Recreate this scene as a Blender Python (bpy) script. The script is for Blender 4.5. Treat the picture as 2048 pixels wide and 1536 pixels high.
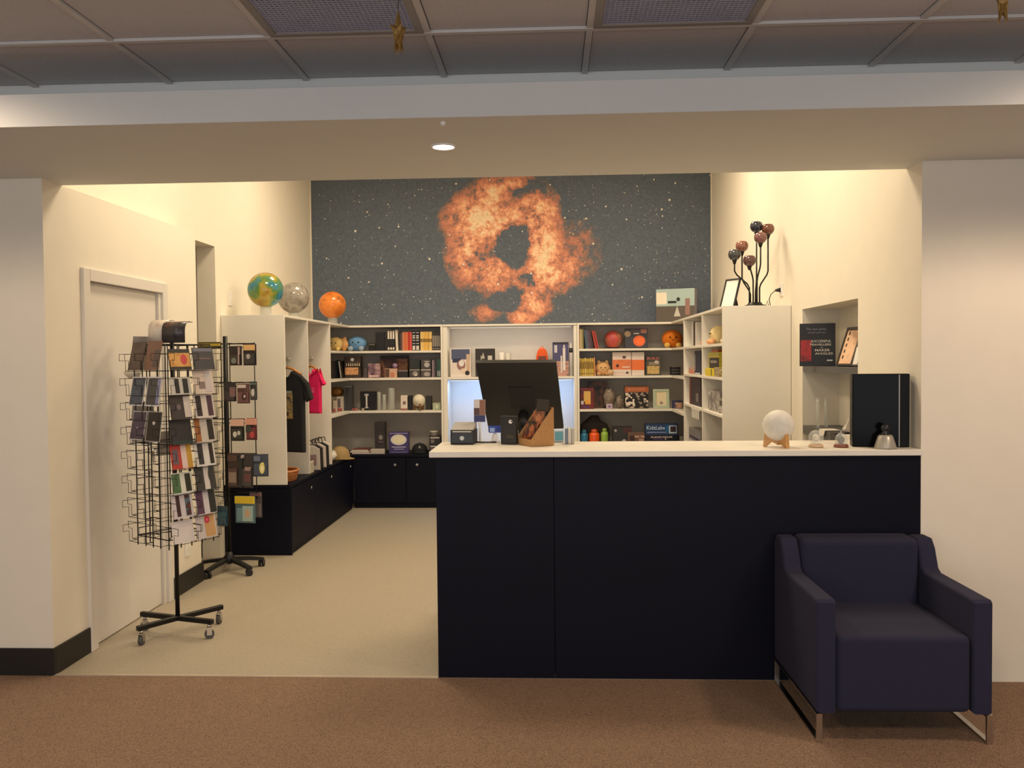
import bpy, bmesh, math, random
from mathutils import Vector, Matrix, Euler
random.seed(7)
SC = bpy.context.scene
for o in list(bpy.data.objects): bpy.data.objects.remove(o)
C = SC.collection
PI = math.pi

# ------------------------------------------------------------------ camera, world, lights, exposure
YAW, PITCH, ROLL, FPX, CAMY, CAMZ = 0.0453, -0.0285, 0.0096, 1701.8, -4.2268, 1.6
fw = Vector((-math.sin(YAW)*math.cos(PITCH), math.cos(YAW)*math.cos(PITCH), math.sin(PITCH)))
r0 = Vector((math.cos(YAW), math.sin(YAW), 0)); u0 = r0.cross(fw)
rt = math.cos(ROLL)*r0 - math.sin(ROLL)*u0
up = math.sin(ROLL)*r0 + math.cos(ROLL)*u0
cam = bpy.data.objects.new('camera', bpy.data.cameras.new('camera')); C.objects.link(cam)
cam.matrix_world = Matrix(((rt.x, up.x, -fw.x, 0), (rt.y, up.y, -fw.y, CAMY), (rt.z, up.z, -fw.z, CAMZ), (0, 0, 0, 1)))
cam.data.sensor_width = 36; cam.data.lens = FPX*36/2048; cam.data.clip_start = 0.05
SC.camera = cam
SC.view_settings.view_transform = 'Standard'; SC.view_settings.look = 'None'
SC.view_settings.gamma = 1; SC.view_settings.use_curve_mapping = False
SC.view_settings.exposure = 0.0

def lin(c):
    return tuple(((v/255)/12.92 if v/255 <= .04045 else ((v/255+.055)/1.055)**2.4) for v in c)

W = bpy.data.worlds.new('world'); SC.world = W; W.use_nodes = True
W.node_tree.nodes['Background'].inputs[0].default_value = (*lin((203, 203, 204)), 1)
W.node_tree.nodes['Background'].inputs[1].default_value = 0.30

def area(name, loc, size, power, col, rot=(0, 0, 0), sy=None):
    l = bpy.data.lights.new(name, 'AREA'); l.energy = power; l.color = lin(col); l.size = size
    if sy: l.shape = 'RECTANGLE'; l.size_y = sy
    o = bpy.data.objects.new(name, l); o.location = loc; o.rotation_euler = rot; C.objects.link(o); return o

def spot(name, loc, power, col, angle=100, blend=.6, rot=(0, 0, 0), r=.06):
    l = bpy.data.lights.new(name, 'SPOT'); l.energy = power; l.color = lin(col); l.spot_size = math.radians(angle)
    l.spot_blend = blend; l.shadow_soft_size = r
    o = bpy.data.objects.new(name, l); o.location = loc; o.rotation_euler = rot; C.objects.link(o); return o

WARM = (255, 234, 200)
# the shop's ceiling panels (above the bulkhead, out of view)
for x, y, e in ((-1.55, 1.3, 35), (0.75, 1.3, 39), (-1.55, 3.3, 33), (0.75, 3.3, 37)):
    area('shop_light', (x, y, 3.83), .6, e, WARM)
# foyer downlights by the beam, unseen fill spots added farther back, and the daylight that reaches the foyer from windows behind the camera
for x, y, e in ((-2.5, -1.35, 52), (2.45, -1.35, 120), (-2.9, -3.6, 60), (2.2, -3.4, 75), (0.0, -3.7, 80)):
    spot('foyer_downlight_fill', (x, y, 2.79), e, (255, 226, 194), 172, .5, r=.16)
area('foyer_window', (-.5, -7.3, 1.6), 8.0, 125, (244, 245, 248), (math.radians(90), 0, 0), 2.2)

# ------------------------------------------------------------------ pixel measurements -> points at a real depth
def at(x, y, X=None, Y=None, Z=None):
    d = rt*((x-1024)/FPX) - up*((y-768)/FPX) + fw
    o = Vector((0, CAMY, CAMZ))
    t = (X-o.x)/d.x if X is not None else (Y-o.y)/d.y if Y is not None else (Z-o.z)/d.z
    return o + d*t

# ------------------------------------------------------------------ materials
_mc = {}
def M(c, rough=.6, metal=0, name='paint', bump=0, bscale=200, var=0, vscale=8, spec=.5, trans=0, emit=0, coat=0):
    k = (c, rough, metal, bump, bscale, var, vscale, spec, trans, emit, coat)
    if k in _mc: return _mc[k]
    m = bpy.data.materials.new(name); m.use_nodes = True
    nt = m.node_tree; b = nt.nodes['Principled BSDF']
    L = lin(c)
    b.inputs['Base Color'].default_value = (*L, 1); b.inputs['Roughness'].default_value = rough
    b.inputs['Metallic'].default_value = metal; b.inputs['Specular IOR Level'].default_value = spec
    b.inputs['Coat Weight'].default_value = coat
    if trans < 0: b.inputs['Alpha'].default_value = .28
    if trans > 0: b.inputs['Transmission Weight'].default_value = trans; b.inputs['IOR'].default_value = 1.2
    if emit: b.inputs['Emission Color'].default_value = (*L, 1); b.inputs['Emission Strength'].default_value = emit
    tc = nt.nodes.new('ShaderNodeTexCoord')
    n = nt.nodes.new('ShaderNodeTexNoise'); n.inputs['Scale'].default_value = vscale; n.inputs['Detail'].default_value = 6
    nt.links.new(tc.outputs['Object'], n.inputs['Vector'])
    r = nt.nodes.new('ShaderNodeValToRGB'); v = var or .04
    r.color_ramp.elements[0].position = .3; r.color_ramp.elements[1].position = .7
    r.color_ramp.elements[0].color = (*[x*(1-v) for x in L], 1); r.color_ramp.elements[1].color = (*[min(1, x*(1+v)) for x in L], 1)
    nt.links.new(n.outputs['Fac'], r.inputs['Fac']); nt.links.new(r.outputs['Color'], b.inputs['Base Color'])
    if bump:
        n2 = nt.nodes.new('ShaderNodeTexNoise'); n2.inputs['Scale'].default_value = bscale; n2.inputs['Detail'].default_value = 4
        nt.links.new(tc.outputs['Object'], n2.inputs['Vector'])
        bp = nt.nodes.new('ShaderNodeBump'); bp.inputs['Strength'].default_value = bump; bp.inputs['Distance'].default_value = .01
        nt.links.new(n2.outputs['Fac'], bp.inputs['Height']); nt.links.new(bp.outputs['Normal'], b.inputs['Normal'])
    _mc[k] = m; return m

def PM(cols, scale=10, rough=.45, seed=0, sharp=False, kind='noise', name='print', detail=5, bump=0):
    """a printed surface: noise through a ramp of the print's own colours"""
    k = ('pm', tuple(cols), scale, rough, seed, sharp, kind, detail, bump)
    if k in _mc: return _mc[k]
    m = bpy.data.materials.new(name); m.use_nodes = True; nt = m.node_tree; b = nt.nodes['Principled BSDF']
    b.inputs['Roughness'].default_value = rough
    tc = nt.nodes.new('ShaderNodeTexCoord'); mp = nt.nodes.new('ShaderNodeMapping')
    mp.inputs['Location'].default_value = (seed*1.7, seed*.9, seed*2.3); nt.links.new(tc.outputs['Object'], mp.inputs['Vector'])
    if kind == 'noise':
        n = nt.nodes.new('ShaderNodeTexNoise'); n.inputs['Scale'].default_value = scale; n.inputs['Detail'].default_value = detail; fac = n.outputs['Fac']
    else:
        n = nt.nodes.new('ShaderNodeTexVoronoi'); n.inputs['Scale'].default_value = scale
        sp = nt.nodes.new('ShaderNodeSeparateColor'); nt.links.new(n.outputs['Color'], sp.inputs[0]); fac = sp.outputs[0]
    nt.links.new(mp.outputs['Vector'], n.inputs['Vector'])
    r = nt.nodes.new('ShaderNodeValToRGB'); e = r.color_ramp.elements
    lo, hi = (.3, .7) if kind == 'noise' else (.05, .95)
    for i, c in enumerate(cols):
        p = lo + (hi-lo)*i/max(1, len(cols)-1)
        el = e[i] if i < 2 else e.new(p)
        el.position = p; el.color = (*lin(c), 1)
    if sharp: r.color_ramp.interpolation = 'CONSTANT'
    nt.links.new(fac, r.inputs['Fac']); nt.links.new(r.outputs['Color'], b.inputs['Base Color'])
    if bump:
        bp = nt.nodes.new('ShaderNodeBump'); bp.inputs['Strength'].default_value = bump; bp.inputs['Distance'].default_value = .02
        nt.links.new(fac, bp.inputs['Height']); nt.links.new(bp.outputs['Normal'], b.inputs['Normal'])
    _mc[k] = m; return m

WALL = M((236, 228, 212), .75, name='wall_paint', bump=.015, bscale=300, var=.012)
WHITE = M((234, 228, 216), .5, var=.01, name='white_board')
NAVY = M((9, 10, 26), .55, spec=.18, name='navy_laminate', var=.08, vscale=3)
BLACK = M((20, 20, 22), .45, name='black')
BLKMETAL = M((22, 20, 20), .4, .3, name='black_metal')
CHROME = M((205, 200, 195), .22, 1, name='chrome')
TAUPE = M((206, 198, 186), .7, name='taupe_board')
PAPER = M((238, 234, 226), .7, name='paper')
PAGES = M((226, 218, 200), .8, name='pages', var=.1, vscale=90)
GLASS = M((225, 228, 222), .06, name='clear_acrylic', trans=-1)
GOLD = M((150, 116, 60), .45, .5, name='gold_paper')

# ------------------------------------------------------------------ mesh helpers
def nb(): return bmesh.new()
def add_box(bm, lo, hi, bevel=0, seg=1, mat=None, mi=0):
    n = len(bm.verts)
    v = [bm.verts.new((x, y, z)) for x in (lo[0], hi[0]) for y in (lo[1], hi[1]) for z in (lo[2], hi[2])]
    fs = [bm.faces.new([v[i] for i in q]) for q in ((0, 1, 3, 2), (4, 6, 7, 5), (0, 4, 5, 1), (2, 3, 7, 6), (0, 2, 6, 4), (1, 5, 7, 3))]
    for f in fs: f.material_index = mi
    vs = v
    if bevel:
        es = list({e for f in fs for e in f.edges})
        res = bmesh.ops.bevel(bm, geom=es, offset=bevel, segments=seg, affect='EDGES', profile=.5)
        vs = list({x for f in res['faces'] for x in f.verts} | {x for x in v if x.is_valid})
        for f in res['faces']: f.material_index = mi
    if mat is not None: bmesh.ops.transform(bm, matrix=mat, verts=[x for x in vs if x.is_valid])
    return vs
def add_cyl(bm, p, q, r, r2=None, n=10, caps=True, mi=0):
    p = Vector(p); q = Vector(q); r2 = r if r2 is None else r2
    d = (q-p).normalized(); a = d.orthogonal().normalized(); b = d.cross(a)
    R1 = [bm.verts.new(p+(a*math.cos(2*PI*i/n)+b*math.sin(2*PI*i/n))*r) for i in range(n)]
    R2 = [bm.verts.new(q+(a*math.cos(2*PI*i/n)+b*math.sin(2*PI*i/n))*r2) for i in range(n)]
    for i in range(n):
        f = bm.faces.new((R1[i], R1[(i+1) % n], R2[(i+1) % n], R2[i])); f.smooth = n > 6; f.material_index = mi
    if caps:
        bm.faces.new(R1[::-1]).material_index = mi; bm.faces.new(R2).material_index = mi
def add_tube(bm, pts, r, n=5):
    pts = [Vector(p) for p in pts]; rings = []
    a = None
    for i, p in enumerate(pts):
        d = (pts[min(i+1, len(pts)-1)]-pts[max(i-1, 0)]).normalized()
        if a is None: a = d.orthogonal().normalized()
        a = (a - d*a.dot(d)); a = a.normalized() if a.length > 1e-4 else d.orthogonal().normalized()
        b = d.cross(a)
        rings.append([bm.verts.new(p+(a*math.cos(2*PI*k/n)+b*math.sin(2*PI*k/n))*r) for k in range(n)])
    for A, B in zip(rings, rings[1:]):
        for k in range(n):
            f = bm.faces.new((A[k], A[(k+1) % n], B[(k+1) % n], B[k])); f.smooth = True
    bm.faces.new(rings[0][::-1]); bm.faces.new(rings[-1])
def add_lathe(bm, prof, n=20, c=(0, 0, 0)):
    c = Vector(c); rings = []
    for r, z in prof:
        rings.append([bm.verts.new(c+Vector((r*math.cos(2*PI*i/n), r*math.sin(2*PI*i/n), z))) for i in range(n)] if r > 1e-5 else [bm.verts.new(c+Vector((0, 0, z)))])
    for A, B in zip(rings, rings[1:]):
        for i in range(n):
            j = (i+1) % n
            if len(A) == 1: q = (A[0], B[j], B[i])
            elif len(B) == 1: q = (A[i], A[j], B[0])
            else: q = (A[i], A[j], B[j], B[i])
            try: bm.faces.new(q).smooth = True
            except ValueError: pass
def add_sphere(bm, c, r, u=16, v=10, s=(1, 1, 1), R=None):
    m = Matrix.Translation(c) @ (R or Matrix()) @ Matrix.Diagonal((r*s[0], r*s[1], r*s[2], 1))
    res = bmesh.ops.create_uvsphere(bm, u_segments=u, v_segments=v, radius=1, matrix=m)
    for x in res['verts']:
        for f in x.link_faces: f.smooth = True
def add_prism(bm, pts, y0, y1, bevel=0, seg=2):
    """outline in the x,z plane extruded from y0 (front) to y1"""
    A = [bm.verts.new((x, y0, z)) for x, z in pts]; B = [bm.verts.new((x, y1, z)) for x, z in pts]
    fs = [bm.faces.new(A), bm.faces.new(B[::-1])]; n = len(pts)
    for i in range(n): fs.append(bm.faces.new((A[i], B[i], B[(i+1) % n], A[(i+1) % n])))
    bmesh.ops.recalc_face_normals(bm, faces=fs)
    if bevel:
        es = [e for f in fs[:2] for e in f.edges]
        bmesh.ops.bevel(bm, geom=es, offset=bevel, segments=seg, affect='EDGES', profile=.5)
def add_torus(bm, c, R, r, n=24, k=6, axis='z', s=(1, 1)):
    pts = []
    for i in range(n+1):
        a = 2*PI*i/n; x, y = R*math.cos(a)*s[0], R*math.sin(a)*s[1]
        pts.append(Vector(c)+(Vector((x, y, 0)) if axis == 'z' else Vector((x, 0, y)) if axis == 'y' else Vector((0, x, y))))
    add_tube(bm, pts, r, k)

def obj(name, bm, mat, parent=None, smooth=False, loc=None, kind=None, label=None, cat=None, group=None, rotz=0):
    me = bpy.data.meshes.new(name)
    bmesh.ops.recalc_face_normals(bm, faces=bm.faces)
    bm.to_mesh(me); bm.free()
    for m in (mat if isinstance(mat, (list, tuple)) else [mat]): me.materials.append(m)
    if smooth:
        for p in me.polygons: p.use_smooth = True
    o = bpy.data.objects.new(name, me); C.objects.link(o)
    if parent: o.parent = parent
    if loc is not None: o.location = loc
    o.rotation_euler.z = rotz
    tag(o, label, cat, group, kind); return o
def tag(o, label=None, cat=None, group=None, kind=None):
    if label: o['label'] = label
    if cat: o['category'] = cat
    if group: o['group'] = group
    if kind: o['kind'] = kind
    return o
def thing(name, label, cat, loc=(0, 0, 0), rotz=0, group=None):
    o = bpy.data.objects.new(name, None); C.objects.link(o); o.empty_display_size = .05
    o.location = loc; o.rotation_euler = (0, 0, rotz); return tag(o, label, cat, group)
def box(name, lo, hi, mat, parent=None, bevel=0, seg=1, **k):
    bm = nb(); add_box(bm, lo, hi, bevel, seg); return obj(name, bm, mat, parent, **k)
def struct(name, bm, mat, parent=None): return obj(name, bm, mat, parent, kind=None if parent else 'structure')
def sbox(name, lo, hi, mat, parent=None, bevel=0): 
    bm = nb(); add_box(bm, lo, hi, bevel); return struct(name, bm, mat, parent)
def lettering(s, parent, cx, cz, h, mat, w=None, y=-.0012, name='lettering', bold=0):
    cu = bpy.data.curves.new('text', 'FONT'); cu.body = s; cu.align_x = 'CENTER'; cu.align_y = 'CENTER'; cu.size = 1; cu.extrude = .004; cu.offset = bold; cu.resolution_u = 2
    t = bpy.data.objects.new('text', cu); C.objects.link(t)
    dg = bpy.context.evaluated_depsgraph_get(); dg.update()
    me = bpy.data.meshes.new_from_object(t.evaluated_get(dg)); bpy.data.objects.remove(t)
    xs = [v.co.x for v in me.vertices]; zs = [v.co.y for v in me.vertices]
    ww, hh = max(xs)-min(xs), max(zs)-min(zs); sx = sz = h/hh
    if w: sx = w/ww
    mx, mz = (max(xs)+min(xs))/2, (max(zs)+min(zs))/2
    for v in me.vertices: v.co = Vector(((v.co.x-mx)*sx+cx, y-v.co.z*.1, (v.co.y-mz)*sz+cz))
    me.materials.append(mat); o = bpy.data.objects.new(name, me); C.objects.link(o); o.parent = parent; return o

# ================================================================== the setting
XL, XL2, XR, XC = -2.567, -2.709, 1.803, -0.578
ZS, YBK, YBF, ZBT, ZCE, YCE = 2.542, .179, -.914, 2.669, 2.82, -.55
YB, ZSH = 5.373, 3.9
# floors
CARPET = PM([(84, 66, 53), (130, 103, 83), (168, 137, 111), (138, 110, 89), (97, 77, 62)], 130, .95, name='carpet', detail=4, bump=.8)
sbox('floor', (-7, -7.5, -.05), (7, 0, 0), CARPET)
VINYL = PM([(160, 149, 130), (169, 158, 139), (175, 164, 145), (165, 153, 134)], 60, .5, name='vinyl', detail=6)
sbox('floor_shop', (XL-1.8, 0, -.05), (XR+.3, YB, 0.001), VINYL)
sbox('trim_1', (XL, -.012, 0), (XC, .012, .005), M((196, 182, 160), .4, .3, name='threshold'))
# front walls either side of the opening
bm = nb()
add_box(bm, (-7, 0, 0), (XL, .335, ZS))                             # front-left wall up to the door
struct('wall_front_left', bm, WALL)
bm = nb()                                                            # low wall carrying the door
add_box(bm, (XL-.142, .335, 0), (XL-.1, 1.366, ZS))
add_box(bm, (XL-.1, .335, 2.13), (XL, 1.366, ZS))
add_box(bm, (XL-.142, 1.366, 0), (XL, 1.863, ZS))
struct('wall_door_side', bm, WALL)
bm = nb(); add_box(bm, (XR, 0, 0), (7, .856, ZS)); struct('wall_front_right', bm, WALL)
# left wall of the shop, set back, with the passage opening
bm = nb()
add_box(bm, (XL2-.15, .18, ZS), (XL2, 1.95, ZSH)); add_box(bm, (XL2-.15, 1.95, 2.54), (XL2, 2.58, ZSH))
add_box(bm, (XL2-.15, 2.58, 0), (XL2, YB, ZSH))
struct('wall_left', bm, WALL)
bm = nb()
add_box(bm, (XL2-1.7, 2.6, 0), (XL2-.15, 2.7, 2.6)); add_box(bm, (XL2-1.8, 1.6, 0), (XL2-1.7, 2.7, 2.6))
add_box(bm, (XL2-1.7, 1.6, 0), (XL2-.15, 1.7, 2.6)); add_box(bm, (XL2-1.7, 1.7, 2.54), (XL2-.15, 2.6, 2.6))
struct('wall_passage', bm, WALL)
# right wall with the recessed niche
bm = nb(); t = XR+.3
add_box(bm, (XR, .179, ZS), (t, .856, ZSH)); add_box(bm, (XR, .856, 1.94), (t, 1.955, ZSH))
add_box(bm, (XR, .856, 0), (t, 1.955, .8)); add_box(bm, (XR+.26, .856, .8), (t, 1.955, 1.94)); add_box(bm, (XR, 1.955, 0), (t, YB, ZSH))
struct('wall_right', bm, WALL)
bm = nb(); add_box(bm, (XL2-.15, YB, 0), (t, YB+.15, ZSH)); struct('wall_back', bm, WALL)
sbox('ceiling_shop', (XL2-.15, .18, ZSH), (t, YB+.15, ZSH+.1), M((240, 236, 226), .8, name='ceiling_paint'))
# bulkhead with its lower front beam
bm = nb()
add_box(bm, (-7, YBF, ZS), (7, YBK, ZBT)); add_box(bm, (-7, YCE, ZBT), (7, YBK, ZSH))
struct('ceiling_bulkhead', bm, M((221, 221, 217), .75, name='bulkhead_paint', bump=.015, bscale=300, var=.012))
# foyer walls out of frame
sbox('wall_foyer_right', (6.9, -7.5, 0), (7, 0, 3), WALL)
# suspended ceiling: tiles lie in a tee grid, each tile an object
TILE = M((200, 198, 200), .9, name='mineral_tile', bump=.25, bscale=160, var=.03, vscale=60)
GRID = M((206, 203, 200), .55, name='tee_bar')
ceil = sbox('ceiling', (-7, -7.5, ZCE+.06), (7, YCE, ZCE+.16), M((90, 88, 84), .9, name='void'))
J0, TS = .155, .6
rows = [YCE, -1.045] + [-1.045-TS*i for i in range(1, 8)]
bm = nb()
for k in range(-11, 12):
    x = J0+TS*k; add_box(bm, (x-.012, -5.3, ZCE-.006), (x+.012, YCE, ZCE+.004)); add_box(bm, (x-.004, -5.3, ZCE), (x+.004, YCE, ZCE+.05))
obj('cross_tee', bm, GRID, ceil)
for y in rows[1:]:
    bm = nb(); add_box(bm, (-7, y-.012, ZCE-.008), (7, y+.012, ZCE+.004)); obj('main_tee', bm, GRID, ceil)
tilemesh = {}
VENTS = ((-2, 1), (0, 1))
for j in range(5):
    yb, yf = rows[j], rows[j+1]
    for k in range(-7, 7):
        if (k, j) in VENTS: continue
        x = J0+TS*k; key = (j == 0)
        if key not in tilemesh:
            bm = nb(); w, d = TS/2-.013, (yb-yf)/2-.013
            add_box(bm, (-w, -d, 0), (w, d, .018), .003); me = bpy.data.meshes.new('ceiling_tile'); bm.to_mesh(me); bm.free(); me.materials.append(TILE); tilemesh[key] = me
        o = bpy.data.objects.new('ceiling_tile', tilemesh[key]); C.objects.link(o); o.parent = ceil; o.location = (x+TS/2, (yb+yf)/2, ZCE+.003)
# air grilles in the ceiling
VENTM = M((172, 172, 190), .6, .2, name='grille_core')
for (k, j), lab in zip(VENTS, ('square air grille in ceiling beside the dark gold star', 'square air grille in ceiling right of middle, no star near it')):
    x = J0+TS*k+TS/2; y = (rows[j]+rows[j+1])/2
    g = thing('air_grille', lab, 'air vent', (x, y, ZCE-.004), 0, 'ceiling air grilles')
    fm = M((150, 144, 138), .5, .2, name='grille_frame')
    for i, (a, b) in enumerate((((-.288, -.288), (.288, -.258)), ((-.288, .258), (.288, .288)), ((-.288, -.258), (-.258, .258)), ((.258, -.258), (.288, .258)))):
        box('frame', (a[0], a[1], -.006), (b[0], b[1], .01), fm, g, .003)
    bm = nb()
    for i in range(31):
        q = -.255+.51*i/30; add_box(bm, (q-.0022, -.257, -.001), (q+.0022, .257, .012)); add_box(bm, (-.257, q-.0022, -.0012), (.257, q+.0022, .012))
    obj('grille_core', bm, VENTM, g, kind='stuff')
    box('backing_plate', (-.285, -.285, .02), (.285, .285, .03), M((150, 150, 164), .8, name='duct'), g)
# baseboards
BB = M((30, 26, 24), .5, name='baseboard')
bm = nb(); add_box(bm, (-7, -.012, 0), (XL+.012, 0, .14), .002); add_box(bm, (XL, 0, 0), (XL+.012, .345, .14), .002); struct('baseboard_left', bm, BB)
bm = nb(); add_box(bm, (XL, 1.35, 0), (XL+.012, 1.863, .14), .002); add_box(bm, (XL2, 1.863, 0), (XL+.012, 1.875, .14), .002); struct('baseboard_door_side', bm, BB)
sbox('baseboard_passage', (XL2-1.7, 2.588, 0), (XL2-.001, 2.6, .12), BB)
# door in the left wall
DOOR = M((226, 220, 212), .4, var=.01, name='door_paint')
d = box('door_1', (XL-.06, .44, .008), (XL-.02, 1.262, 2.06), DOOR, kind='structure')
for lo, hi in (((XL-.1, .375, 0), (XL-.001, .437, 2.125)), ((XL-.1, 1.265, 0), (XL-.001, 1.327, 2.125)), ((XL-.1, .437, 2.064), (XL-.001, 1.265, 2.125))):
    box('door_jamb', lo, hi, DOOR, d)
for lo, hi in (((XL-.005, .335, 0), (XL+.018, .405, 2.13)), ((XL-.005, 1.297, 0), (XL+.018, 1.366, 2.13)), ((XL-.005, .405, 2.06), (XL+.018, 1.297, 2.13))):
    box('door_architrave', lo, hi, DOOR, d, .004)
bm = nb(); add_cyl(bm, (XL-.02, 1.19, 1.02), (XL+.035, 1.19, 1.02), .012); add_tube(bm, [(XL+.035, 1.19, 1.02), (XL+.04, 1.17, 1.02), (XL+.04, 1.08, 1.02)], .009, 8); add_cyl(bm, (XL-.021, 1.19, 1.02), (XL-.014, 1.19, 1.02), .026, n=16)
obj('door_handle', bm, CHROME, d)
# wall plates
WP = M((240, 236, 230), .35, name='plastic')
def plate(name, lab, y, z, x, sgn, w=.075, h=.115, rocker=True):
    t = thing(name, lab, 'switch' if rocker else 'socket', (x, y, z))
    a, b = sorted((0, sgn*.008)); box('plate', (a, -w/2, -h/2), (b, w/2, h/2), WP, t, .002)
    a, b = sorted((sgn*.007, sgn*.011))
    if rocker: box('rocker', (a, -.014, -.02), (b, .014, .02), WP, t, .002)
    else:
        for q in (-.018, .018): box('outlet', (a, q-.012, -.014), (b, q+.012, .014), WP, t, .002)
plate('light_switch', 'white light switch plate on cream wall beside passage opening', 2.89, 2.138, XL2, 1)
plate('power_socket', 'low white power socket on the wall end behind the postcard rack', 1.62, .297, XL, 1, rocker=False)
plate('power_socket', 'white power socket high on right wall, lamp plug in it', 2.507, 2.123, XR, -1, .09, .1, False)

# ------------------------------------------------------------------ mural
def mural_mat():
    m = bpy.data.materials.new('mural_print'); m.use_nodes = True; nt = m.node_tree; N = nt.nodes; Lk = nt.links
    b = N['Principled BSDF']; b.inputs['Roughness'].default_value = .7; b.inputs['Specular IOR Level'].default_value = .2
    tc = N.new('ShaderNodeTexCoord'); P = tc.outputs['Object']
    def mth(op, a, c=None, clamp=False):
        n = N.new('ShaderNodeMath'); n.operation = op; n.use_clamp = clamp
        for i, v in enumerate((a, c)):
            if v is None: continue
            if isinstance(v, (int, float)): n.inputs[i].default_value = v
            else: Lk.new(v, n.inputs[i])
        return n.outputs[0]
    def noise(s, det=8, rough=.6, off=0, vec=None):
        mp = N.new('ShaderNodeMapping'); mp.inputs['Location'].default_value = (off, off*.7, off*1.3); Lk.new(vec or P, mp.inputs['Vector'])
        n = N.new('ShaderNodeTexNoise'); n.inputs['Scale'].default_value = s; n.inputs['Detail'].default_value = det; n.inputs['Roughness'].default_value = rough
        Lk.new(mp.outputs[0], n.inputs['Vector']); return n
    warp = N.new('ShaderNodeVectorMath'); warp.operation = 'MULTIPLY_ADD'
    sub = N.new('ShaderNodeVectorMath'); sub.operation = 'SUBTRACT'; sub.inputs[1].default_value = (.5, .5, .5)
    Lk.new(noise(3.2, 6, .6, 3).outputs['Color'], sub.inputs[0]); Lk.new(sub.outputs[0], warp.inputs[0]); warp.inputs[1].default_value = (.26, .26, .26); Lk.new(P, warp.inputs[2])
    WPn = warp.outputs[0]
    def blob(px, py, rx, ry, k=1.0, vec=None):
        p = at(px, py, Y=YB-.006); s = (FPX/(YB-CAMY)); mp = N.new('ShaderNodeMapping'); mp.vector_type = 'POINT'
        sx, sz = s/rx, s/ry
        mp.inputs['Scale'].default_value = (sx, 0, sz); mp.inputs['Location'].default_value = (-p.x*sx, 0, -p.z*sz)
        Lk.new(vec or WPn, mp.inputs['Vector']); l = N.new('ShaderNodeVectorMath'); l.operation = 'LENGTH'; Lk.new(mp.outputs[0], l.inputs[0])
        return mth('MULTIPLY', mth('SUBTRACT', 1.0, l.outputs['Value'], True), k)
    fld = None
    for a in ((965, 440, 95, 80, 1.5), (985, 395, 60, 60, 1.2), (935, 500, 55, 95, 1.2), (985, 545, 75, 60, 1.1), (1075, 425, 55, 75, 1.25), (1085, 490, 65, 90, 1.25), (1030, 440, 60, 60, .9), (1090, 545, 75, 65, 1.35), (1135, 530, 70, 50, .75), (1065, 600, 50, 45, 1.2), (1045, 635, 40, 26, .8), (975, 625, 50, 26, .55), (1030, 368, 60, 22, .8), (1160, 500, 60, 90, .4)):
        g = blob(*a); fld = g if fld is None else mth('MAXIMUM', fld, g)
    warp2 = N.new('ShaderNodeVectorMath'); warp2.operation = 'MULTIPLY_ADD'; Lk.new(sub.outputs[0], warp2.inputs[0]); warp2.inputs[1].default_value = (.1, .1, .1); Lk.new(P, warp2.inputs[2])
    hole = blob(1028, 488, 43, 54, 3.2, warp2.outputs[0]); h2 = blob(950, 512, 26, 20, .8); h3 = blob(1058, 552, 26, 16, 1.0); h4 = blob(1020, 600, 45, 30, 1.0); h5 = blob(1062, 380, 40, 22, .8)
    for h in (h2, h3, h4, h5): hole = mth('ADD', hole, h)
    n1 = noise(5, 10, .65, 11).outputs['Fac']; n2 = noise(13, 8, .7, 23).outputs['Fac']
    dens = mth('MULTIPLY', fld, mth('ADD', mth('MULTIPLY', mth('SUBTRACT', n1, .5), 3.2), mth('ADD', mth('MULTIPLY', mth('SUBTRACT', n2, .5), 3.6), 1.0)))
    dens = mth('SUBTRACT', dens, mth('MULTIPLY', hole, .9))
    dens = mth('MULTIPLY', mth('SUBTRACT', dens, .10), .80, True)
    r = N.new('ShaderNodeValToRGB'); e = r.color_ramp.elements
    e[0].position = 0; e[0].color = (*lin((98, 107, 120)), 1); e[1].position = 1; e[1].color = (*lin((255, 224, 184)), 1)
    for p, c in ((.08, (134, 116, 112)), (.22, (190, 130, 112)), (.45, (228, 154, 124)), (.72, (252, 190, 150))):
        q = e.new(p); q.color = (*lin(c), 1)
    Lk.new(dens, r.inputs['Fac'])
    # red upper-left, pale lower-right
    bk = noise(40, 3, .7, 5).outputs['Fac']
    bg = N.new('ShaderNodeMix'); bg.data_type = 'RGBA'; bg.blend_type = 'MULTIPLY'; bg.inputs[0].default_value = .5
    rb = N.new('ShaderNodeValToRGB'); rb.color_ramp.elements[0].position = .3; rb.color_ramp.elements[0].color = (.55, .55, .55, 1); rb.color_ramp.elements[1].position = .7; rb.color_ramp.elements[1].color = (1.25, 1.25, 1.25, 1)
    Lk.new(bk, rb.inputs[0]); Lk.new(r.outputs[0], bg.inputs['A']); Lk.new(rb.outputs[0], bg.inputs['B'])
    col = bg.outputs['Result']
    for sc, th, bright in ((13, .17, 1.0), (5.5, .10, 1.4), (30, .20, .75)):
        mp = N.new('ShaderNodeMapping'); mp.inputs['Scale'].default_value = (1, 0, 1); mp.inputs['Location'].default_value = (sc*.37, 0, sc*.11); Lk.new(P, mp.inputs['Vector'])
        v = N.new('ShaderNodeTexVoronoi'); v.inputs['Scale'].default_value = sc; Lk.new(mp.outputs[0], v.inputs['Vector'])
        sp = N.new('ShaderNodeSeparateColor'); Lk.new(v.outputs['Color'], sp.inputs[0])
        rad = mth('MULTIPLY', sp.outputs[0], th)
        s = mth('MULTIPLY', mth('LESS_THAN', v.outputs['Distance'], rad), mth('MULTIPLY', sp.outputs[1], bright))
        mx = N.new('ShaderNodeMix'); mx.data_type = 'RGBA'; Lk.new(s, mx.inputs[0]); Lk.new(col, mx.inputs['A']); mx.inputs['B'].default_value = (*lin((236, 226, 208)), 1); col = mx.outputs['Result']
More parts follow.
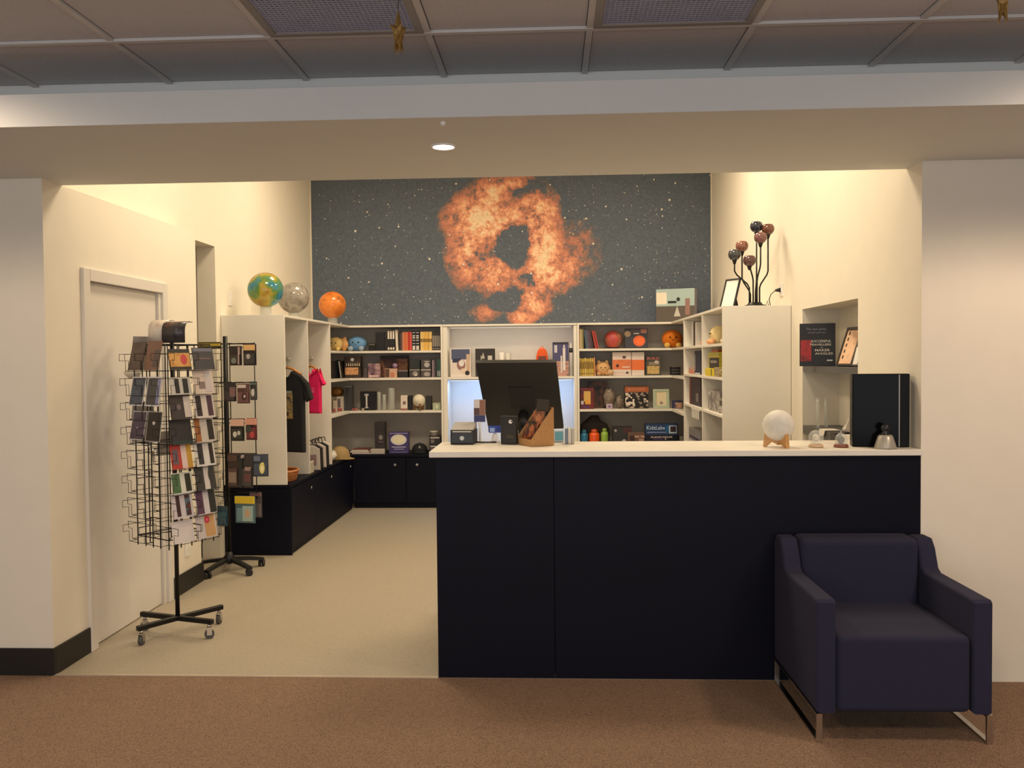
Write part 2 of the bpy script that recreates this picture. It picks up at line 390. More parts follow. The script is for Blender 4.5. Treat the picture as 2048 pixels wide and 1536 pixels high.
    Lk.new(col, b.inputs['Base Color']); return m
mu = obj('wall_mural', (lambda bm: (add_box(bm, (XL2+.012, YB-.006, 1.9), (XR, YB-.001, 3.86)), bm)[1])(nb()), mural_mat(), label='large printed nebula and star field mural covering the back wall', cat='mural')
sbox('trim_2', (XL2, YB-.014, 1.99), (XL2+.014, YB, 3.86), M((226, 216, 198), .5, name='corner_bead'))
sbox('trim_3', (XR-.012, YB-.02, 1.99), (XR, YB-.004, 3.86), M((226, 216, 198), .5, name='corner_bead'))
#PART2

# ================================================================== fitted furniture
SH1, SH2, SH3, SB, STOP = 1.712, 1.418, 1.060, .586, 1.99   # shelf tops; base-cabinet top; unit top
YF_, XLF, XRF = 4.95, -2.179, 1.293                          # shelf front lines: back run, left run, right run
# base cabinets: each unit a thing, one continuous navy top per run
def base_cab(lab, c, w, d, rotz, doors=1, lock=True):
    t = thing('base_cabinet', lab, 'cabinet', (c[0], c[1], 0), rotz, 'navy base cabinets')
    box('body', (-w/2, .02, .0), (w/2, d, .556), NAVY, t)
    for i in range(doors):
        a = -w/2+w*i/doors; b = a+w/doors
        dr = box('door', (a+.003, -.0, .06), (b-.003, .019, .55), NAVY, t, .0015)
        if lock:
            bm = nb(); add_cyl(bm, (0, -.004, 0), (0, .004, 0), .014, n=14); add_box(bm, (-.002, -.006, -.007), (.002, -.003, .007))
            obj('lock', bm, CHROME, dr, loc=(b-.12 if i % 2 == 0 else a+.12, 0, .475), label='small chrome cabinet lock')
    box('plinth', (-w/2, .03, 0), (w/2, .05, .06), BLACK, t)
XBL = -2.144
for (y0, y1), lab in zip(((2.69, 3.389), (3.389, 4.09), (4.09, 4.88)), ('navy base cabinet nearest the wire spinner, wicker basket above it', 'navy base cabinet in middle of left run, white crate above it', 'navy base cabinet at far end of left run by the corner')):
    base_cab(lab, (XBL, (y0+y1)/2), y1-y0, .55, PI/2, 1)
for (x0, x1), lab in zip(((-2.142, -1.0), (-1.0, .1), (.1, 1.25)), ('navy base cabinet under the left back shelves', 'navy base cabinet under the white centre bay, behind the counter', 'navy base cabinet under the right back shelves, behind the counter')):
    base_cab(lab, ((x0+x1)/2, 4.9), x1-x0, .46, 0, 2)
for (y0, y1), lab in zip(((2.25, 3.15), (3.15, 4.1)), ('navy base cabinet below the near cubbyholes, hidden by counter', 'navy base cabinet below the far cubbyholes, hidden by counter')):
    base_cab(lab, (1.26, (y0+y1)/2), y1-y0, .53, -PI/2, 1)
box('end_panel', (XL2+.002, 2.672, 0), (XBL, 2.689, .556), NAVY, None, label='navy end panel closing the left cabinet run', cat='panel')
bm = nb(); add_box(bm, (XL2+.002, 2.672, .558), (XBL-.004, 5.36, SB-.0015), .002); add_box(bm, (XBL-.004, 4.896, .558), (1.25, 5.36, SB-.0015), .002); add_box(bm, (1.256, 2.24, .558), (XR-.002, 5.36, SB-.0015), .002)
obj('cabinet_top', bm, NAVY, label='dark navy continuous top of the low cabinets along the walls', cat='worktop')

# shelving
def board(name, lo, hi, par, mat=WHITE, **k): return box(name, lo, hi, mat, par, .0015, **k)
T = .02
# left wardrobe unit
t = thing('wardrobe_unit', 'cream open wardrobe unit with shirts, tall flat end panel', 'wardrobe')
board('side_panel', (XL2+.003, 2.674, SB), (XLF, 2.696, STOP-.0015), t)
for y in (3.35, 4.128): board('divider', (XL2+.003, y-T/2, SB), (XLF, y+T/2, STOP-.022), t)
board('top_board', (XL2+.003, 2.697, STOP-.022), (XLF, 4.138, STOP-.0015), t)
box('back_panel', (XL2+.003, 2.697, SB), (XL2+.01, 4.118, STOP-.023), TAUPE, t)
for y0, y1 in ((2.698, 3.338), (3.362, 4.116)):
    bm = nb(); add_cyl(bm, (-2.36, y0, 1.62), (-2.36, y1, 1.62), .011); obj('rail', bm, CHROME, t)
# L-shaped left corner shelves
t = thing('corner_shelving', 'white shelves wrapping the left back corner, four rows of goods', 'shelf')
for i, z in enumerate((SH1, SH2, SH3)):
    bm = nb(); add_box(bm, (XL2+.012, 4.14, z-.025), (XLF, 5.355, z-.0015)); add_box(bm, (XLF, YF_, z-.025), (-1.187, 5.355, z-.0015)); obj('shelf_board', bm, WHITE, t)
bm = nb(); add_box(bm, (XL2+.003, 4.139, STOP-.022), (XLF, 5.368, STOP-.0015)); add_box(bm, (XLF, YF_, STOP-.022), (-1.165, 5.368, STOP-.0015)); obj('top_board', bm, WHITE, t)
bm = nb(); add_box(bm, (XL2+.003, 4.139, SB), (XL2+.011, 5.368, STOP-.023)); add_box(bm, (XL2+.011, 5.357, SB), (-1.187, 5.367, STOP-.023)); obj('back_panel', bm, TAUPE, t)
board('side_panel', (-1.186, YF_, SB), (-1.163, 5.367, STOP-.023), t)
# centre bay
t = thing('centre_shelving', 'white open bay with pale lit back behind the monitor', 'shelf')
board('side_panel', (-1.161, YF_, SB), (-1.115, 5.367, STOP-.024), t); board('side_panel', (.253, YF_, SB), (.285, 5.367, STOP-.024), t)
board('top_board', (-1.161, YF_-.01, STOP-.023), (.285, 5.367, STOP-.003), t)
board('shelf_board', (-1.114, YF_, SH2-.025), (.252, 5.355, SH2-.0015), t)
box('back_panel', (-1.114, 5.356, SB), (.252, 5.367, STOP-.025), WHITE, t)
# right corner shelves
t = thing('corner_shelving', 'white shelves wrapping the right back corner, orange toys on them', 'shelf')
for z in (SH1, SH2, SH3):
    bm = nb(); add_box(bm, (XRF, 4.12, z-.025), (XR-.012, 5.355, z-.0015)); add_box(bm, (.312, YF_, z-.025), (XRF, 5.355, z-.0015)); obj('shelf_board', bm, WHITE, t)
bm = nb(); add_box(bm, (XRF, 4.118, STOP-.022), (XR-.003, 5.368, STOP-.0015)); add_box(bm, (.288, YF_, STOP-.022), (XRF, 5.368, STOP-.0015)); obj('top_board', bm, WHITE, t)
bm = nb(); add_box(bm, (XR-.011, 4.118, SB), (XR-.003, 5.368, STOP-.023)); add_box(bm, (.312, 5.357, SB), (XR-.011, 5.367, STOP-.023)); obj('back_panel', bm, TAUPE, t)
board('side_panel', (.288, YF_, SB), (.311, 5.367, STOP-.023), t)
# right cubbies
t = thing('cubby_unit', 'cream cubbyhole unit on right wall with two columns and flat end panel', 'shelf')
board('side_panel', (XRF, 2.234, SB), (XR-.003, 2.256, STOP-.0015), t)
board('divider', (XRF, 3.10, SB), (XR-.003, 3.12, STOP-.023), t); board('divider', (XRF, 4.096, SB), (XR-.003, 4.116, STOP-.023), t)
board('top_board', (XRF, 2.257, STOP-.022), (XR-.003, 4.116, STOP-.0015), t)
box('back_panel', (XR-.012, 2.257, SB), (XR-.003, 4.095, STOP-.023), M((196, 186, 168), .7), t)
SR1, SR2, SR3 = 1.712, 1.452, 1.166
for z in (SR1, SR2, SR3):
    for y0, y1 in ((2.257, 3.099), (3.121, 4.095)): board('shelf_board', (XRF+.002, y0, z-.0235), (XR-.013, y1, z-.0015), t)
# led strip below the centre shelf and below the centre top
for z, e, lab in ((SH2-.03, 9, 'cool white strip lamp under the centre shelf'), (STOP-.03, 1.8, 'cool white strip lamp under the top board of centre bay')):
    t = thing('strip_lamp', lab, 'lamp', (-.43, YF_+.05, z-.002))
    box('housing', (-.66, -.014, -.006), (.66, .014, .005), M((220, 220, 220), .4), t)
    box('diffuser', (-.655, -.011, -.010), (.655, .011, -.0062), M((190, 216, 255) if e > 5 else (236, 228, 216), .4, emit=2.4 if e > 5 else .7, name='led'), t)
    area('strip_light', (-.43, YF_+.05, z-.014), 1.3, e, (150, 192, 255) if e > 5 else (236, 230, 226), (math.radians(28), 0, 0), .03)

# sales counter
t = thing('sales_counter', 'long dark navy sales counter with plain flat front', 'counter', (0, 0, 0))
for a, b in ((XC, .012), (.012, XR)):
    box('front_panel', (a+.001, 0, .0), (b-.001, .02, 1.115), NAVY, t, .0012)
box('back_board', (XC+.021, .0205, .02), (XR-.023, .03, 1.11), NAVY, t)
box('side_panel', (XC, .021, 0), (XC+.02, .46, 1.115), NAVY, t); box('side_panel', (XR-.022, .021, 0), (XR-.002, .46, 1.115), NAVY, t)
box('inner_shelf', (XC+.021, .021, .6), (XR-.023, .44, .62), NAVY, t)
WT = 1.147
obj('counter_worktop', (lambda bm: (add_box(bm, (XC-.03, -.025, 1.116), (XR-.002, .47, WT-.0015), .003, 2), bm)[1])(nb()), M((232, 226, 214), .35, name='worktop'), label='pale worktop lying along the navy sales counter', cat='worktop')

# armchair
CH = M((37, 37, 62), .95, name='navy_felt', bump=.35, bscale=900, var=.1, vscale=300)
t = thing('armchair', 'dark navy upholstered tub armchair on chrome sled legs before the counter', 'armchair', (1.446, -.345, 0))
AW, AD = .357, .345
def soft(name, lo, hi, bev, mat=CH, seg=3, R=None, **k):
    bm = nb(); add_box(bm, lo, hi, bev, seg, R); return obj(name, bm, mat, t, smooth=False, **k)
for s in (-1, 1):
    # side: arm low at front, rising in a rounded shoulder at the back
    prof = [(-AD, .125), (AD-.02, .125), (AD-.02, .70), (AD-.05, .738), (AD-.13, .738), (AD-.165, .70), (AD-.20, .615), (AD-.23, .598), (-AD+.012, .598), (-AD, .585)]
    bm = nb(); A = [bm.verts.new((s*AW, y, z)) for y, z in prof]; B = [bm.verts.new((s*(AW-.082), y, z)) for y, z in prof]
    fs = [bm.faces.new(A), bm.faces.new(B[::-1])]
    for i in range(len(prof)):
        j = (i+1) % len(prof); fs.append(bm.faces.new((A[i], B[i], B[j], A[j])))
    bmesh.ops.recalc_face_normals(bm, faces=fs)
    bmesh.ops.bevel(bm, geom=[e for f in fs[:2] for e in f.edges], offset=.014, segments=3, affect='EDGES', profile=.5)
    obj('armrest', bm, CH, t)
soft('seat', (-AW+.084, -AD+.004, .125), (AW-.084, AD-.13, .445), .025, seg=4)
soft('backrest', (-AW+.084, AD-.19, .40), (AW-.084, AD-.03, .745), .03, seg=4, R=Matrix.Translation((0, .0, 0)) @ Matrix.Rotation(0, 4, 'X'))
soft('back_shell', (-AW+.084, AD-.05, .125), (AW-.084, AD-.02, .72), .008)
for s in (-1, 1):
    x = s*(AW-.012); w = .012
    bm = nb()
    for lo, hi in (((x-w, -AD+.0, 0), (x+w, -AD+.012, .122)), ((x-w, AD-.03, 0), (x+w, AD-.018, .122)), ((x-w, -AD+.012, 0), (x+w, AD-.03, .012)), ((x-w, -AD+.012, .11), (x+w, AD-.03, .122))): add_box(bm, lo, hi)
    obj('leg', bm, CHROME, t, label='chrome sled leg')

# recessed lamp in the bulkhead soffit
t = thing('downlight', 'round recessed downlight glowing in the underside of the bulkhead', 'lamp', (-.462, -.473, ZS))
bm = nb(); add_torus(bm, (0, 0, -.002), .052, .006, 24, 6); obj('trim_ring', bm, WP, t)
bm = nb(); add_cyl(bm, (0, 0, -.003), (0, 0, 0), .050, n=24); obj('lens', bm, M((255, 250, 240), .4, emit=6, name='lamp_lens'), t)
spot('downlight_beam', (-.462, -.473, ZS-.012), 12, (255, 240, 216), 120, .8, r=.04)
bm = nb(); add_sphere(bm, (0, 0, 0), .012, 10, 6); obj('smoke_sensor', bm, WP, loc=(-.416, -.85, ZS-.004), label='tiny white sensor dot under the front edge of bulkhead', cat='sensor')

# gold folded paper stars hanging from the ceiling
def star(lab, p, rz, h):
    t = thing('hanging_star', lab, 'ornament', p, rz)
    bm = nb(); add_tube(bm, [(0, 0, h*.5), (0, 0, ZCE-p[2])], .0012, 4); obj('string', bm, BLACK, t)
    for k, q in enumerate((0, PI/2)):
        bm = nb(); pts = []
        for i in range(10):
            a = PI/2+i*PI/5; r = h/2 if i % 2 == 0 else h*.2; r *= 1
            pts.append((r*math.cos(a)*.38, r*math.sin(a)))
        c1 = bm.verts.new((0, .018, 0)); c2 = bm.verts.new((0, -.018, 0)); V = [bm.verts.new((x, 0, z)) for x, z in pts]
        for i in range(10):
            bm.faces.new((V[i], V[(i+1) % 10], c1)); bm.faces.new((V[(i+1) % 10], V[i], c2))
        bmesh.ops.rotate(bm, verts=bm.verts, matrix=Matrix.Rotation(q, 3, 'Z'), cent=(0, 0, 0)); obj('folded_star', bm, GOLD, t)
p = at(797, 68, Y=-1.55); star('dark gold folded paper star hanging below left air grille', p, .5, .155)
p = at(2006, 6, Y=-1.55); star('pale gold folded paper star hanging at right edge of ceiling', p, .4, .15)
#PART3

# ================================================================== goods: builders (local frame: x right, front face at y = 0, body behind it, z up)
def frame_of(x0, y0, x1, y1, Y=None, X=None, z0=None):
    """real size and place of a front face seen between two pixels on a plane of known depth"""
    a, b = at(x0, y1, X=X, Y=Y), at(x1, y0, X=X, Y=Y)
    z = a.z if z0 is None else z0
    if Y is not None: return Vector(((a.x+b.x)/2, Y, z)), abs(b.x-a.x), b.z-z
    return Vector((X, (a.y+b.y)/2, z)), abs(b.y-a.y), b.z-z
def deco(t, w, h, items, y=-.0011):
    """flat print on a front face: items are (shape, cx, cz, sx, sz, colour) in fractions of the face"""
    for it in items:
        k, cx, cz, sx, sz, col = it[:6]; m = M(col, .5, name='ink') if isinstance(col[0], (int, float)) else PM(*col)
        X, Z, SX, SZ = (cx-.5)*w, cz*h, sx*w, sz*h
        if k == 'text': lettering(it[6], t, X, Z, SZ, m, SX, bold=it[7] if len(it) > 7 else 0); continue
        bm = nb()
        if k == 'rect': add_box(bm, (X-SX/2, y, Z-SZ/2), (X+SX/2, .0, Z+SZ/2)); nm = 'printed_panel'
        elif k == 'frame':
            b = min(SX, SZ)*.09
            for lo, hi in (((X-SX/2, Z-SZ/2), (X+SX/2, Z-SZ/2+b)), ((X-SX/2, Z+SZ/2-b), (X+SX/2, Z+SZ/2)), ((X-SX/2, Z-SZ/2+b), (X-SX/2+b, Z+SZ/2-b)), ((X+SX/2-b, Z-SZ/2+b), (X+SX/2, Z+SZ/2-b))): add_box(bm, (lo[0], y, lo[1]), (hi[0], 0, hi[1]))
            nm = 'printed_border'
        else:
            n = 24 if k == 'disc' else 3
            pts = [(X+SX/2*math.cos(2*PI*i/n+PI/2), Z+SZ/2*math.sin(2*PI*i/n+PI/2)) for i in range(n)]
            add_prism(bm, pts, y, 0); nm = 'printed_disc' if k == 'disc' else 'printed_shape'
        obj(nm, bm, m, t); y -= .0004
def carton(name, lab, cat, fr, d, mat, items=(), rotz=0, lean=0, bev=.002, group=None, dy=0):
    p, w, h = fr
    t = thing(name, lab, cat, p, rotz, group)
    if lean: t.rotation_euler.x = -lean; t.location.z += d*math.sin(lean)+.001
    box('body', (-w/2, 0, 0), (w/2, d, h), mat, t, bev)
    deco(t, w, h, items); return t
ORD = ('first', 'second', 'third', 'fourth', 'fifth', 'sixth', 'seventh', 'eighth')
def book(lab, fr, d, col, lean=0, rotz=0, group=None, band=None, name='book', text=None):
    """a book spine outwards: cover, page block and a printed band on the spine"""
    p, w, h = fr
    bm = nb(); c = min(.0025, w*.15)
    add_box(bm, (-w/2, 0, 0), (-w/2+c, d, h)); add_box(bm, (w/2-c, 0, 0), (w/2, d, h)); add_box(bm, (-w/2+c, 0, 0), (w/2-c, c, h))
    add_box(bm, (-w/2+c, c, .003), (w/2-c, d-.004, h-.004), mi=1)
    if band:
        for z0, z1 in band[1]: add_box(bm, (-w/2*.72, -.0006, z0*h), (w/2*.72, 0, z1*h), mi=2)
    ms = [M(col, .5, name='cover'), PAGES] + ([M(band[0], .5, name='spine_ink')] if band else [])
    o = obj(name, bm, ms, loc=p, label=lab, cat='book', group=group)
    o.rotation_euler = (0, lean, rotz); o.location.z += w/2*abs(math.sin(lean)); return o
def plush(lab, c, r, col, feet=(), ears=(), eyes=True, squash=.9, rotz=0, name='plush_toy', cheeks=None, c2=None):
    t = thing(name, lab, 'toy', c, rotz); m = M(col, .95, bump=.5, bscale=120, name='plush', var=.08, vscale=25)
    bm = nb(); add_sphere(bm, (0, 0, r*squash), r, 18, 12, (1, .85, squash)); obj('body', bm, m, t)
    m2 = M(feet[0], .95, bump=.5, bscale=120, name='plush') if feet else m
    for s in ((-.55, .55) if feet else ()):
        bm = nb(); add_sphere(bm, (s*r, -r*.75, r*.26), r*.3, 12, 8, (1, 1.1, .85)); obj('foot', bm, m2, t)
    for s in ((-.5, .5) if ears else ()):
        bm = nb(); add_sphere(bm, (s*r, -.05*r, r*squash*1.85), r*.26, 10, 7, (1, .6, 1.2)); obj('ear', bm, M(ears[0], .95, bump=.5, bscale=120, name='plush'), t)
    if eyes:
        for s in (-.28, .28):
            bm = nb(); add_sphere(bm, (s*r, -r*.80, r*squash*1.15), r*.085, 8, 6); obj('eye', bm, BLACK, t)
        bm = nb(); add_tube(bm, [(r*.13*math.cos(a), -r*.845, r*squash*.95+r*.09*math.sin(a)) for a in [PI+PI*i/6 for i in range(7)]], r*.022, 4); obj('mouth', bm, BLACK, t)
    return t
def globe(lab, c, r, mat, base_z, stand=True):
    t = thing('planet_globe', lab, 'globe', (c[0], c[1], base_z)); z = c[2]-base_z
    bm = nb(); add_sphere(bm, (0, 0, z), r, 32, 20); obj('sphere', bm, mat, t)
    bm = nb(); q = .05; zz = z-math.sqrt(r*r-q*q)
    add_lathe(bm, [(q-.004, 0), (q, 0), (q, zz), (q-.004, zz), (q-.004, 0)], 20); obj('stand', bm, GLASS, t); return t

# ---------------------------------------------------------------- globes, lamp, frame and box on top of the shelving
globe('big green and blue earth globe on left unit top', at(531, 580, Y=2.98), .150, PM([(34, 92, 128), (52, 128, 150), (96, 132, 62), (176, 152, 60), (150, 112, 60), (60, 120, 130)], 5, .12, 4, name='earth', detail=8), STOP)
globe('grey moon globe with craters on left unit top', at(587, 596, Y=3.5), .142, PM([(84, 78, 72), (128, 120, 112), (158, 150, 140), (108, 100, 94)], 9, .14, 2, name='moon'), STOP)
globe('orange planet globe on the left corner shelf top', at(665, 610, Y=4.5), .140, PM([(150, 70, 28), (206, 112, 40), (224, 132, 52), (120, 62, 40)], 6, .2, 8, name='mars'), STOP)
p = at(1510, 606, Y=2.47); t = thing('globe_lamp', 'black six-stem lamp with pinkish and smoky glass globes on cubby unit', 'lamp', (p.x, 2.47, STOP))
bm = nb(); add_lathe(bm, [(0, .0), (.09, 0), (.09, .012), (.055, .022), (.05, .036), (0, .038)], 24); obj('base', bm, BLKMETAL, t)
for i, (gx, gy, dy, col, lab) in enumerate(((1513, 453, .05, (40, 42, 58), 'smoky blue glass globe'), (1536, 458, .02, (110, 66, 50), 'amber glass globe'), (1521, 475, -.05, (120, 80, 78), 'mauve glass globe'), (1484, 492, .04, (142, 92, 76), 'peach glass globe'), (1469, 509, -.02, (62, 62, 66), 'smoke grey glass globe'), (1499, 521, -.05, (92, 62, 60), 'plum glass globe'))):
    q = at(gx, gy, Y=2.47+dy)-t.location; r = .049; bx = (-.03, .035, .02, -.012, -.04, -.02)[i] if False else max(-.045, min(.045, q.x*.35)); zt = q.z-.062
    zb = .10+.05*(i % 3); 
    bm = nb(); add_tube(bm, [(bx, dy*.4, .034), (bx, dy*.4, zb), (bx+(q.x-bx)*.15, dy*.5, zb+.03), (bx+(q.x-bx)*.85, dy*.9, zb+.10), (q.x, dy, zb+.13), (q.x, dy, zt)], .0062, 7); st = obj('stem', bm, BLKMETAL, t)
    bm = nb(); add_cyl(bm, (q.x, dy, zt-.012), (q.x, dy, zt+.022), .009, .02, 12); obj('socket', bm, BLKMETAL, st)
    bm = nb(); add_lathe(bm, [(.012, -r*.93), (r*.6, -r*.8), (r*.92, -r*.4), (r, 0), (r*.93, r*.4), (r*.7, r*.72), (r*.62, r*.74), (r*.85, r*.35), (r*.92, 0)], 20, (q.x, dy, q.z)); obj('glass_shade', bm, M(col, .12, coat=.5, name='tinted_glass'), st, label=lab)
t = thing('plug_cable', 'black plug and looping cable beside the six-globe lamp', 'cable', (1.70, 2.50, STOP))
bm = nb(); add_tube(bm, [(-.02, 0, .006), (-.012, -.01, .05), (.005, .0, .005), (.02, .01, .008), (.006, 0, .06), (.02, .0, .10), (.05, .005, .125), (.075, .007, .131)], .0035, 5); obj('cord', bm, BLACK, t)
bm = nb(); add_cyl(bm, (.055, .007, .131), (.093, .007, .133), .008, .019, 12); obj('plug', bm, BLACK, t)
t = thing('photo_frame', 'black easel frame with white sheet on cubby unit top', 'frame', (1.375, 2.50, STOP), math.radians(-58))
R = Matrix.Rotation(math.radians(-17), 4, 'X')
def lean_box(nm, lo, hi, m, par): 
    bm = nb(); add_box(bm, lo, hi, .001, 1, R); return obj(nm, bm, m, par)
fb = .012
for lo, hi in (((-.08, 0, 0), (.08, .014, fb)), ((-.08, 0, .24-fb), (.08, .014, .24)), ((-.08, 0, fb), (-.08+fb, .014, .24-fb)), ((.08-fb, 0, fb), (.08, .014, .24-fb))): lean_box('frame_bar', lo, hi, BLACK, t)
lean_box('sheet', (-.08+fb, .006, fb), (.08-fb, .012, .24-fb), PAPER, t)
bm = nb(); add_prism(bm, [(-.03, .0), (.03, .0), (.018, .17), (-.018, .17)], 0, .004); bmesh.ops.transform(bm, matrix=Matrix.Translation((0, .10, 0)) @ Matrix.Rotation(math.radians(14), 4, 'X'), verts=bm.verts); obj('easel_leg', bm, BLACK, t)
fr = frame_of(1312, 577, 1389, 640, Y=5.0, z0=STOP)
carton('telescope_box', 'telescope box with teal sky picture on the right corner shelf top', 'box', fr, .16, M((150, 142, 156), .5),
       [('rect', .5, .74, 1, .52, (168, 190, 188)), ('rect', .5, .24, 1, .48, (92, 82, 74)), ('rect', .14, .72, .27, .36, (236, 226, 206)), ('rect', .82, .45, .12, .5, (150, 112, 104)), ('tri', .55, .27, .2, .42, (196, 190, 180)), ('rect', .42, .60, .22, .07, (30, 28, 30)), ('disc', .58, .68, .09, .12, (26, 24, 26))], rotz=math.radians(-19))

# ---------------------------------------------------------------- left back bay, top row
YG = 5.0
def onshelf(x0, y0, x1, z, Y=YG): return frame_of(x0, y0, x1, 700, Y=Y, z0=z)
def row(z, Y, lst, d=.17, group=None):
    for x0, x1, yt, col, lab, *r in lst:
        book(lab, onshelf(x0, yt, x1-.25, z, Y), d, col, lean=r[0] if r else 0, band=r[1] if len(r) > 1 else None, group=r[2] if len(r) > 2 else group)
plush('yellow plush toy on left top shelf against the panel', (at(670, 690, Y=4.72).x, 4.72, SH1), .080, (222, 190, 124), feet=((226, 200, 120),), name='plush_toy')
plush('peach plush toy with yellow feet, left of blue plush', (at(683, 690, Y=4.98).x, 4.97, SH1), .078, (222, 170, 112), feet=((206, 146, 80),), ears=((222, 170, 112),))
plush('light blue round plush toy on left top shelf', (at(714, 690, Y=5.08).x, 5.10, SH1), .108, (112, 160, 206), feet=((160, 180, 200),), squash=.76)
carton('camera_case', 'low black case right of the blue plush', 'box', onshelf(737, 687, 751, SH1), .1, BLACK, [('rect', .5, .85, .8, .12, (120, 112, 96))])
carton('black_carton', 'plain black carton left of the white-topped black books', 'box', onshelf(751.5, 665, 769, SH1), .14, BLACK)
WB = ((226, 216, 200), ((.58, .98), (.05, .16)))
row(SH1, YG, [(770, 774.5, 664, (34, 30, 30), 'thin black book between black carton and white-topped books')])
for i, n in enumerate(('first', 'second', 'third')):
    row(SH1, YG, [(775+5*i, 779.5+5*i, 661, (32, 28, 28), n+' from left of three black books with white upper spines', 0, WB, 'white-topped black books')])
row(SH1, YG, [(792, 796.4, 660, (226, 214, 198), 'white book leaning between black books and dark ones', -.03),
    (798, 801, 666, (44, 38, 36), 'thin dark book right of leaning white book'), (801.2, 804.5, 666, (84, 62, 56), 'brown book just left of the orange spines'),
    (804.6, 808, 664, (196, 128, 98), 'pale salmon book, leftmost of warm spines'), (808.2, 811.6, 664, (204, 106, 58), 'orange book second of the warm spines'),
    (811.8, 816, 664, (208, 112, 66), 'light orange book left of the two reds'), (816.2, 820, 663, (180, 36, 26), 'deep red book on left top shelf'), (820.2, 823.6, 664, (206, 84, 70), 'coral red book beside the patterned spines')])
PB = ((214, 204, 196), ((.03, .24), (.34, .37), (.5, .54), (.62, .68), (.72, .78), (.9, .93)))
row(SH1, YG, [(824.2, 831.2, 662, (24, 24, 30), 'left one of two black books with white geometric spine', 0, PB, 'patterned spines'), (831.6, 839, 662, (22, 22, 34), 'right one of two black books with white geometric spine', 0, PB, 'patterned spines')])
YBN = ((96, 66, 20), ((.44, .62),))
for i, (x0, x1) in enumerate(((841, 844.4), (844.7, 847.6), (848, 851), (851.2, 854.2), (854.4, 857.4), (858.2, 860.8), (861, 863.8))):
    row(SH1, YG, [(x0, x1, 663+.3*(i % 2), (222, 174, 78) if i in (2, 3, 4) else (226, 190, 116), ORD[i]+' from left of seven yellow books on left top shelf', 0, YBN, 'yellow books on the left top shelf')])
for i, (x0, x1) in enumerate(((865, 868.4), (868.8, 872.4), (872.8, 876), (876.4, 880))):
    row(SH1, YG, [(x0, x1, 664, (42, 38, 36), ORD[i]+' from left of four black books ending left top shelf', 0, ((150, 142, 132), ((.06, .12), (.2, .8))), 'black books on the left top shelf')])
# second row
for x0, x1, yt, col, lab, ln in ((665, 671, 722, (52, 50, 54), 'dark book nearest the corner post on left second shelf', 0), (672, 674.6, 720, (22, 34, 44), 'black-blue book beside the white leaning one', 0), (680, 683, 722, (204, 198, 190), 'white book leaning on left second shelf', -.12), (683.8, 686.6, 722, (40, 30, 30), 'dark leaning book next to white leaning one', -.12)):
    book(lab, onshelf(x0, yt, x1, SH2, 4.97), .15, col, lean=ln)
carton('figure_set_box', 'dark box with bronze figures and row of white prongs', 'box', onshelf(688, 713, 721, SH2), .10, PM([(28, 24, 26), (70, 54, 46), (44, 34, 36)], 18, seed=3),
       [('rect', .45, .32, .8, .34, ([(176, 112, 70), (226, 168, 116), (120, 76, 52)], 30))] + [('tri', .14+.13*i, .62, .09, .2, (232, 214, 180)) for i in range(7)] + [('disc', .5, .86, .2, .16, (200, 196, 196))])
carton('slim_dark_box', 'slim dark grey box left of the purple box', 'box', onshelf(727, 737, 734.5, SH2), .08, M((84, 74, 76), .5))
carton('purple_box', 'mauve puzzle box left of the big nebula box', 'box', onshelf(735.5, 727, 759.5, SH2), .07, PM([(92, 66, 84), (150, 118, 128), (196, 160, 158), (70, 46, 44)], 14, seed=6), [('rect', .5, .12, .8, .1, (226, 196, 186))])
carton('nebula_box', 'large wide box with brown and orange nebula print', 'box', onshelf(760.5, 711, 815, SH2, 5.14), .10, PM([(36, 26, 28), (92, 54, 42), (156, 104, 66), (86, 48, 60), (40, 30, 34)], 7, seed=12), [('rect', .5, .92, 1, .14, (38, 30, 34))])
carton('peach_box', 'small peach and brown box before the large nebula box', 'box', onshelf(769, 737, 794, SH2), .07, M((204, 166, 142), .5), [('rect', .2, .5, .34, .9, (92, 62, 52)), ('rect', .62, .3, .3, .5, (196, 124, 92))])
bm = nb(); add_sphere(bm, (0, 0, .03), .03, 14, 9); obj('marbled_ball', bm, PM([(96, 66, 96), (170, 140, 176), (60, 40, 60)], 30, .3, 2), loc=(at(790, 737, Y=5.03).x, 5.035, at(790, 737, Y=5.03).z+.0), label='purple marbled ball lying on top of small peach box', cat='ball')
carton('black_gift_box', 'low black gift box with mauve lid on left second shelf', 'box', onshelf(796, 740, 815.5, SH2), .09, M((34, 32, 32), .5), [('rect', .5, .9, 1, .2, (126, 108, 112))])
def stack2(lab1, lab2, x0, x1, ytop, ymid, z, c1, c2, i1=(), i2=()):
    a = onshelf(x0, ymid, x1, z); carton('gift_box', lab1, 'box', a, .10, c1, i1)
    b = onshelf(x0+.5, ytop, x1-.5, z+a[2]+.001); carton('gift_box', lab2, 'box', b, .095, c2, i2)
stack2('grey box with silver tin, under the plain dark green box', 'plain dark green box, top of stack beside nebula box', 818, 840, 720, 738.5, SH2, M((64, 58, 58), .5), M((34, 40, 38), .5), [('rect', .5, .93, .95, .1, (170, 160, 150)), ('disc', .55, .45, .5, .6, (150, 142, 138)), ('disc', .62, .3, .2, .2, (236, 228, 214))])
stack2('grey box with silver dishes, under the cup box', 'grey box with silver cup, top of stack beside mauve spines', 841, 862, 719, 738.5, SH2, M((78, 68, 72), .5), M((70, 66, 68), .5), [('rect', .5, .93, .95, .1, (206, 196, 184)), ('disc', .6, .4, .6, .55, (160, 150, 150))], [('disc', .6, .45, .55, .5, (176, 170, 168)), ('rect', .6, .8, .5, .08, (200, 194, 190))])
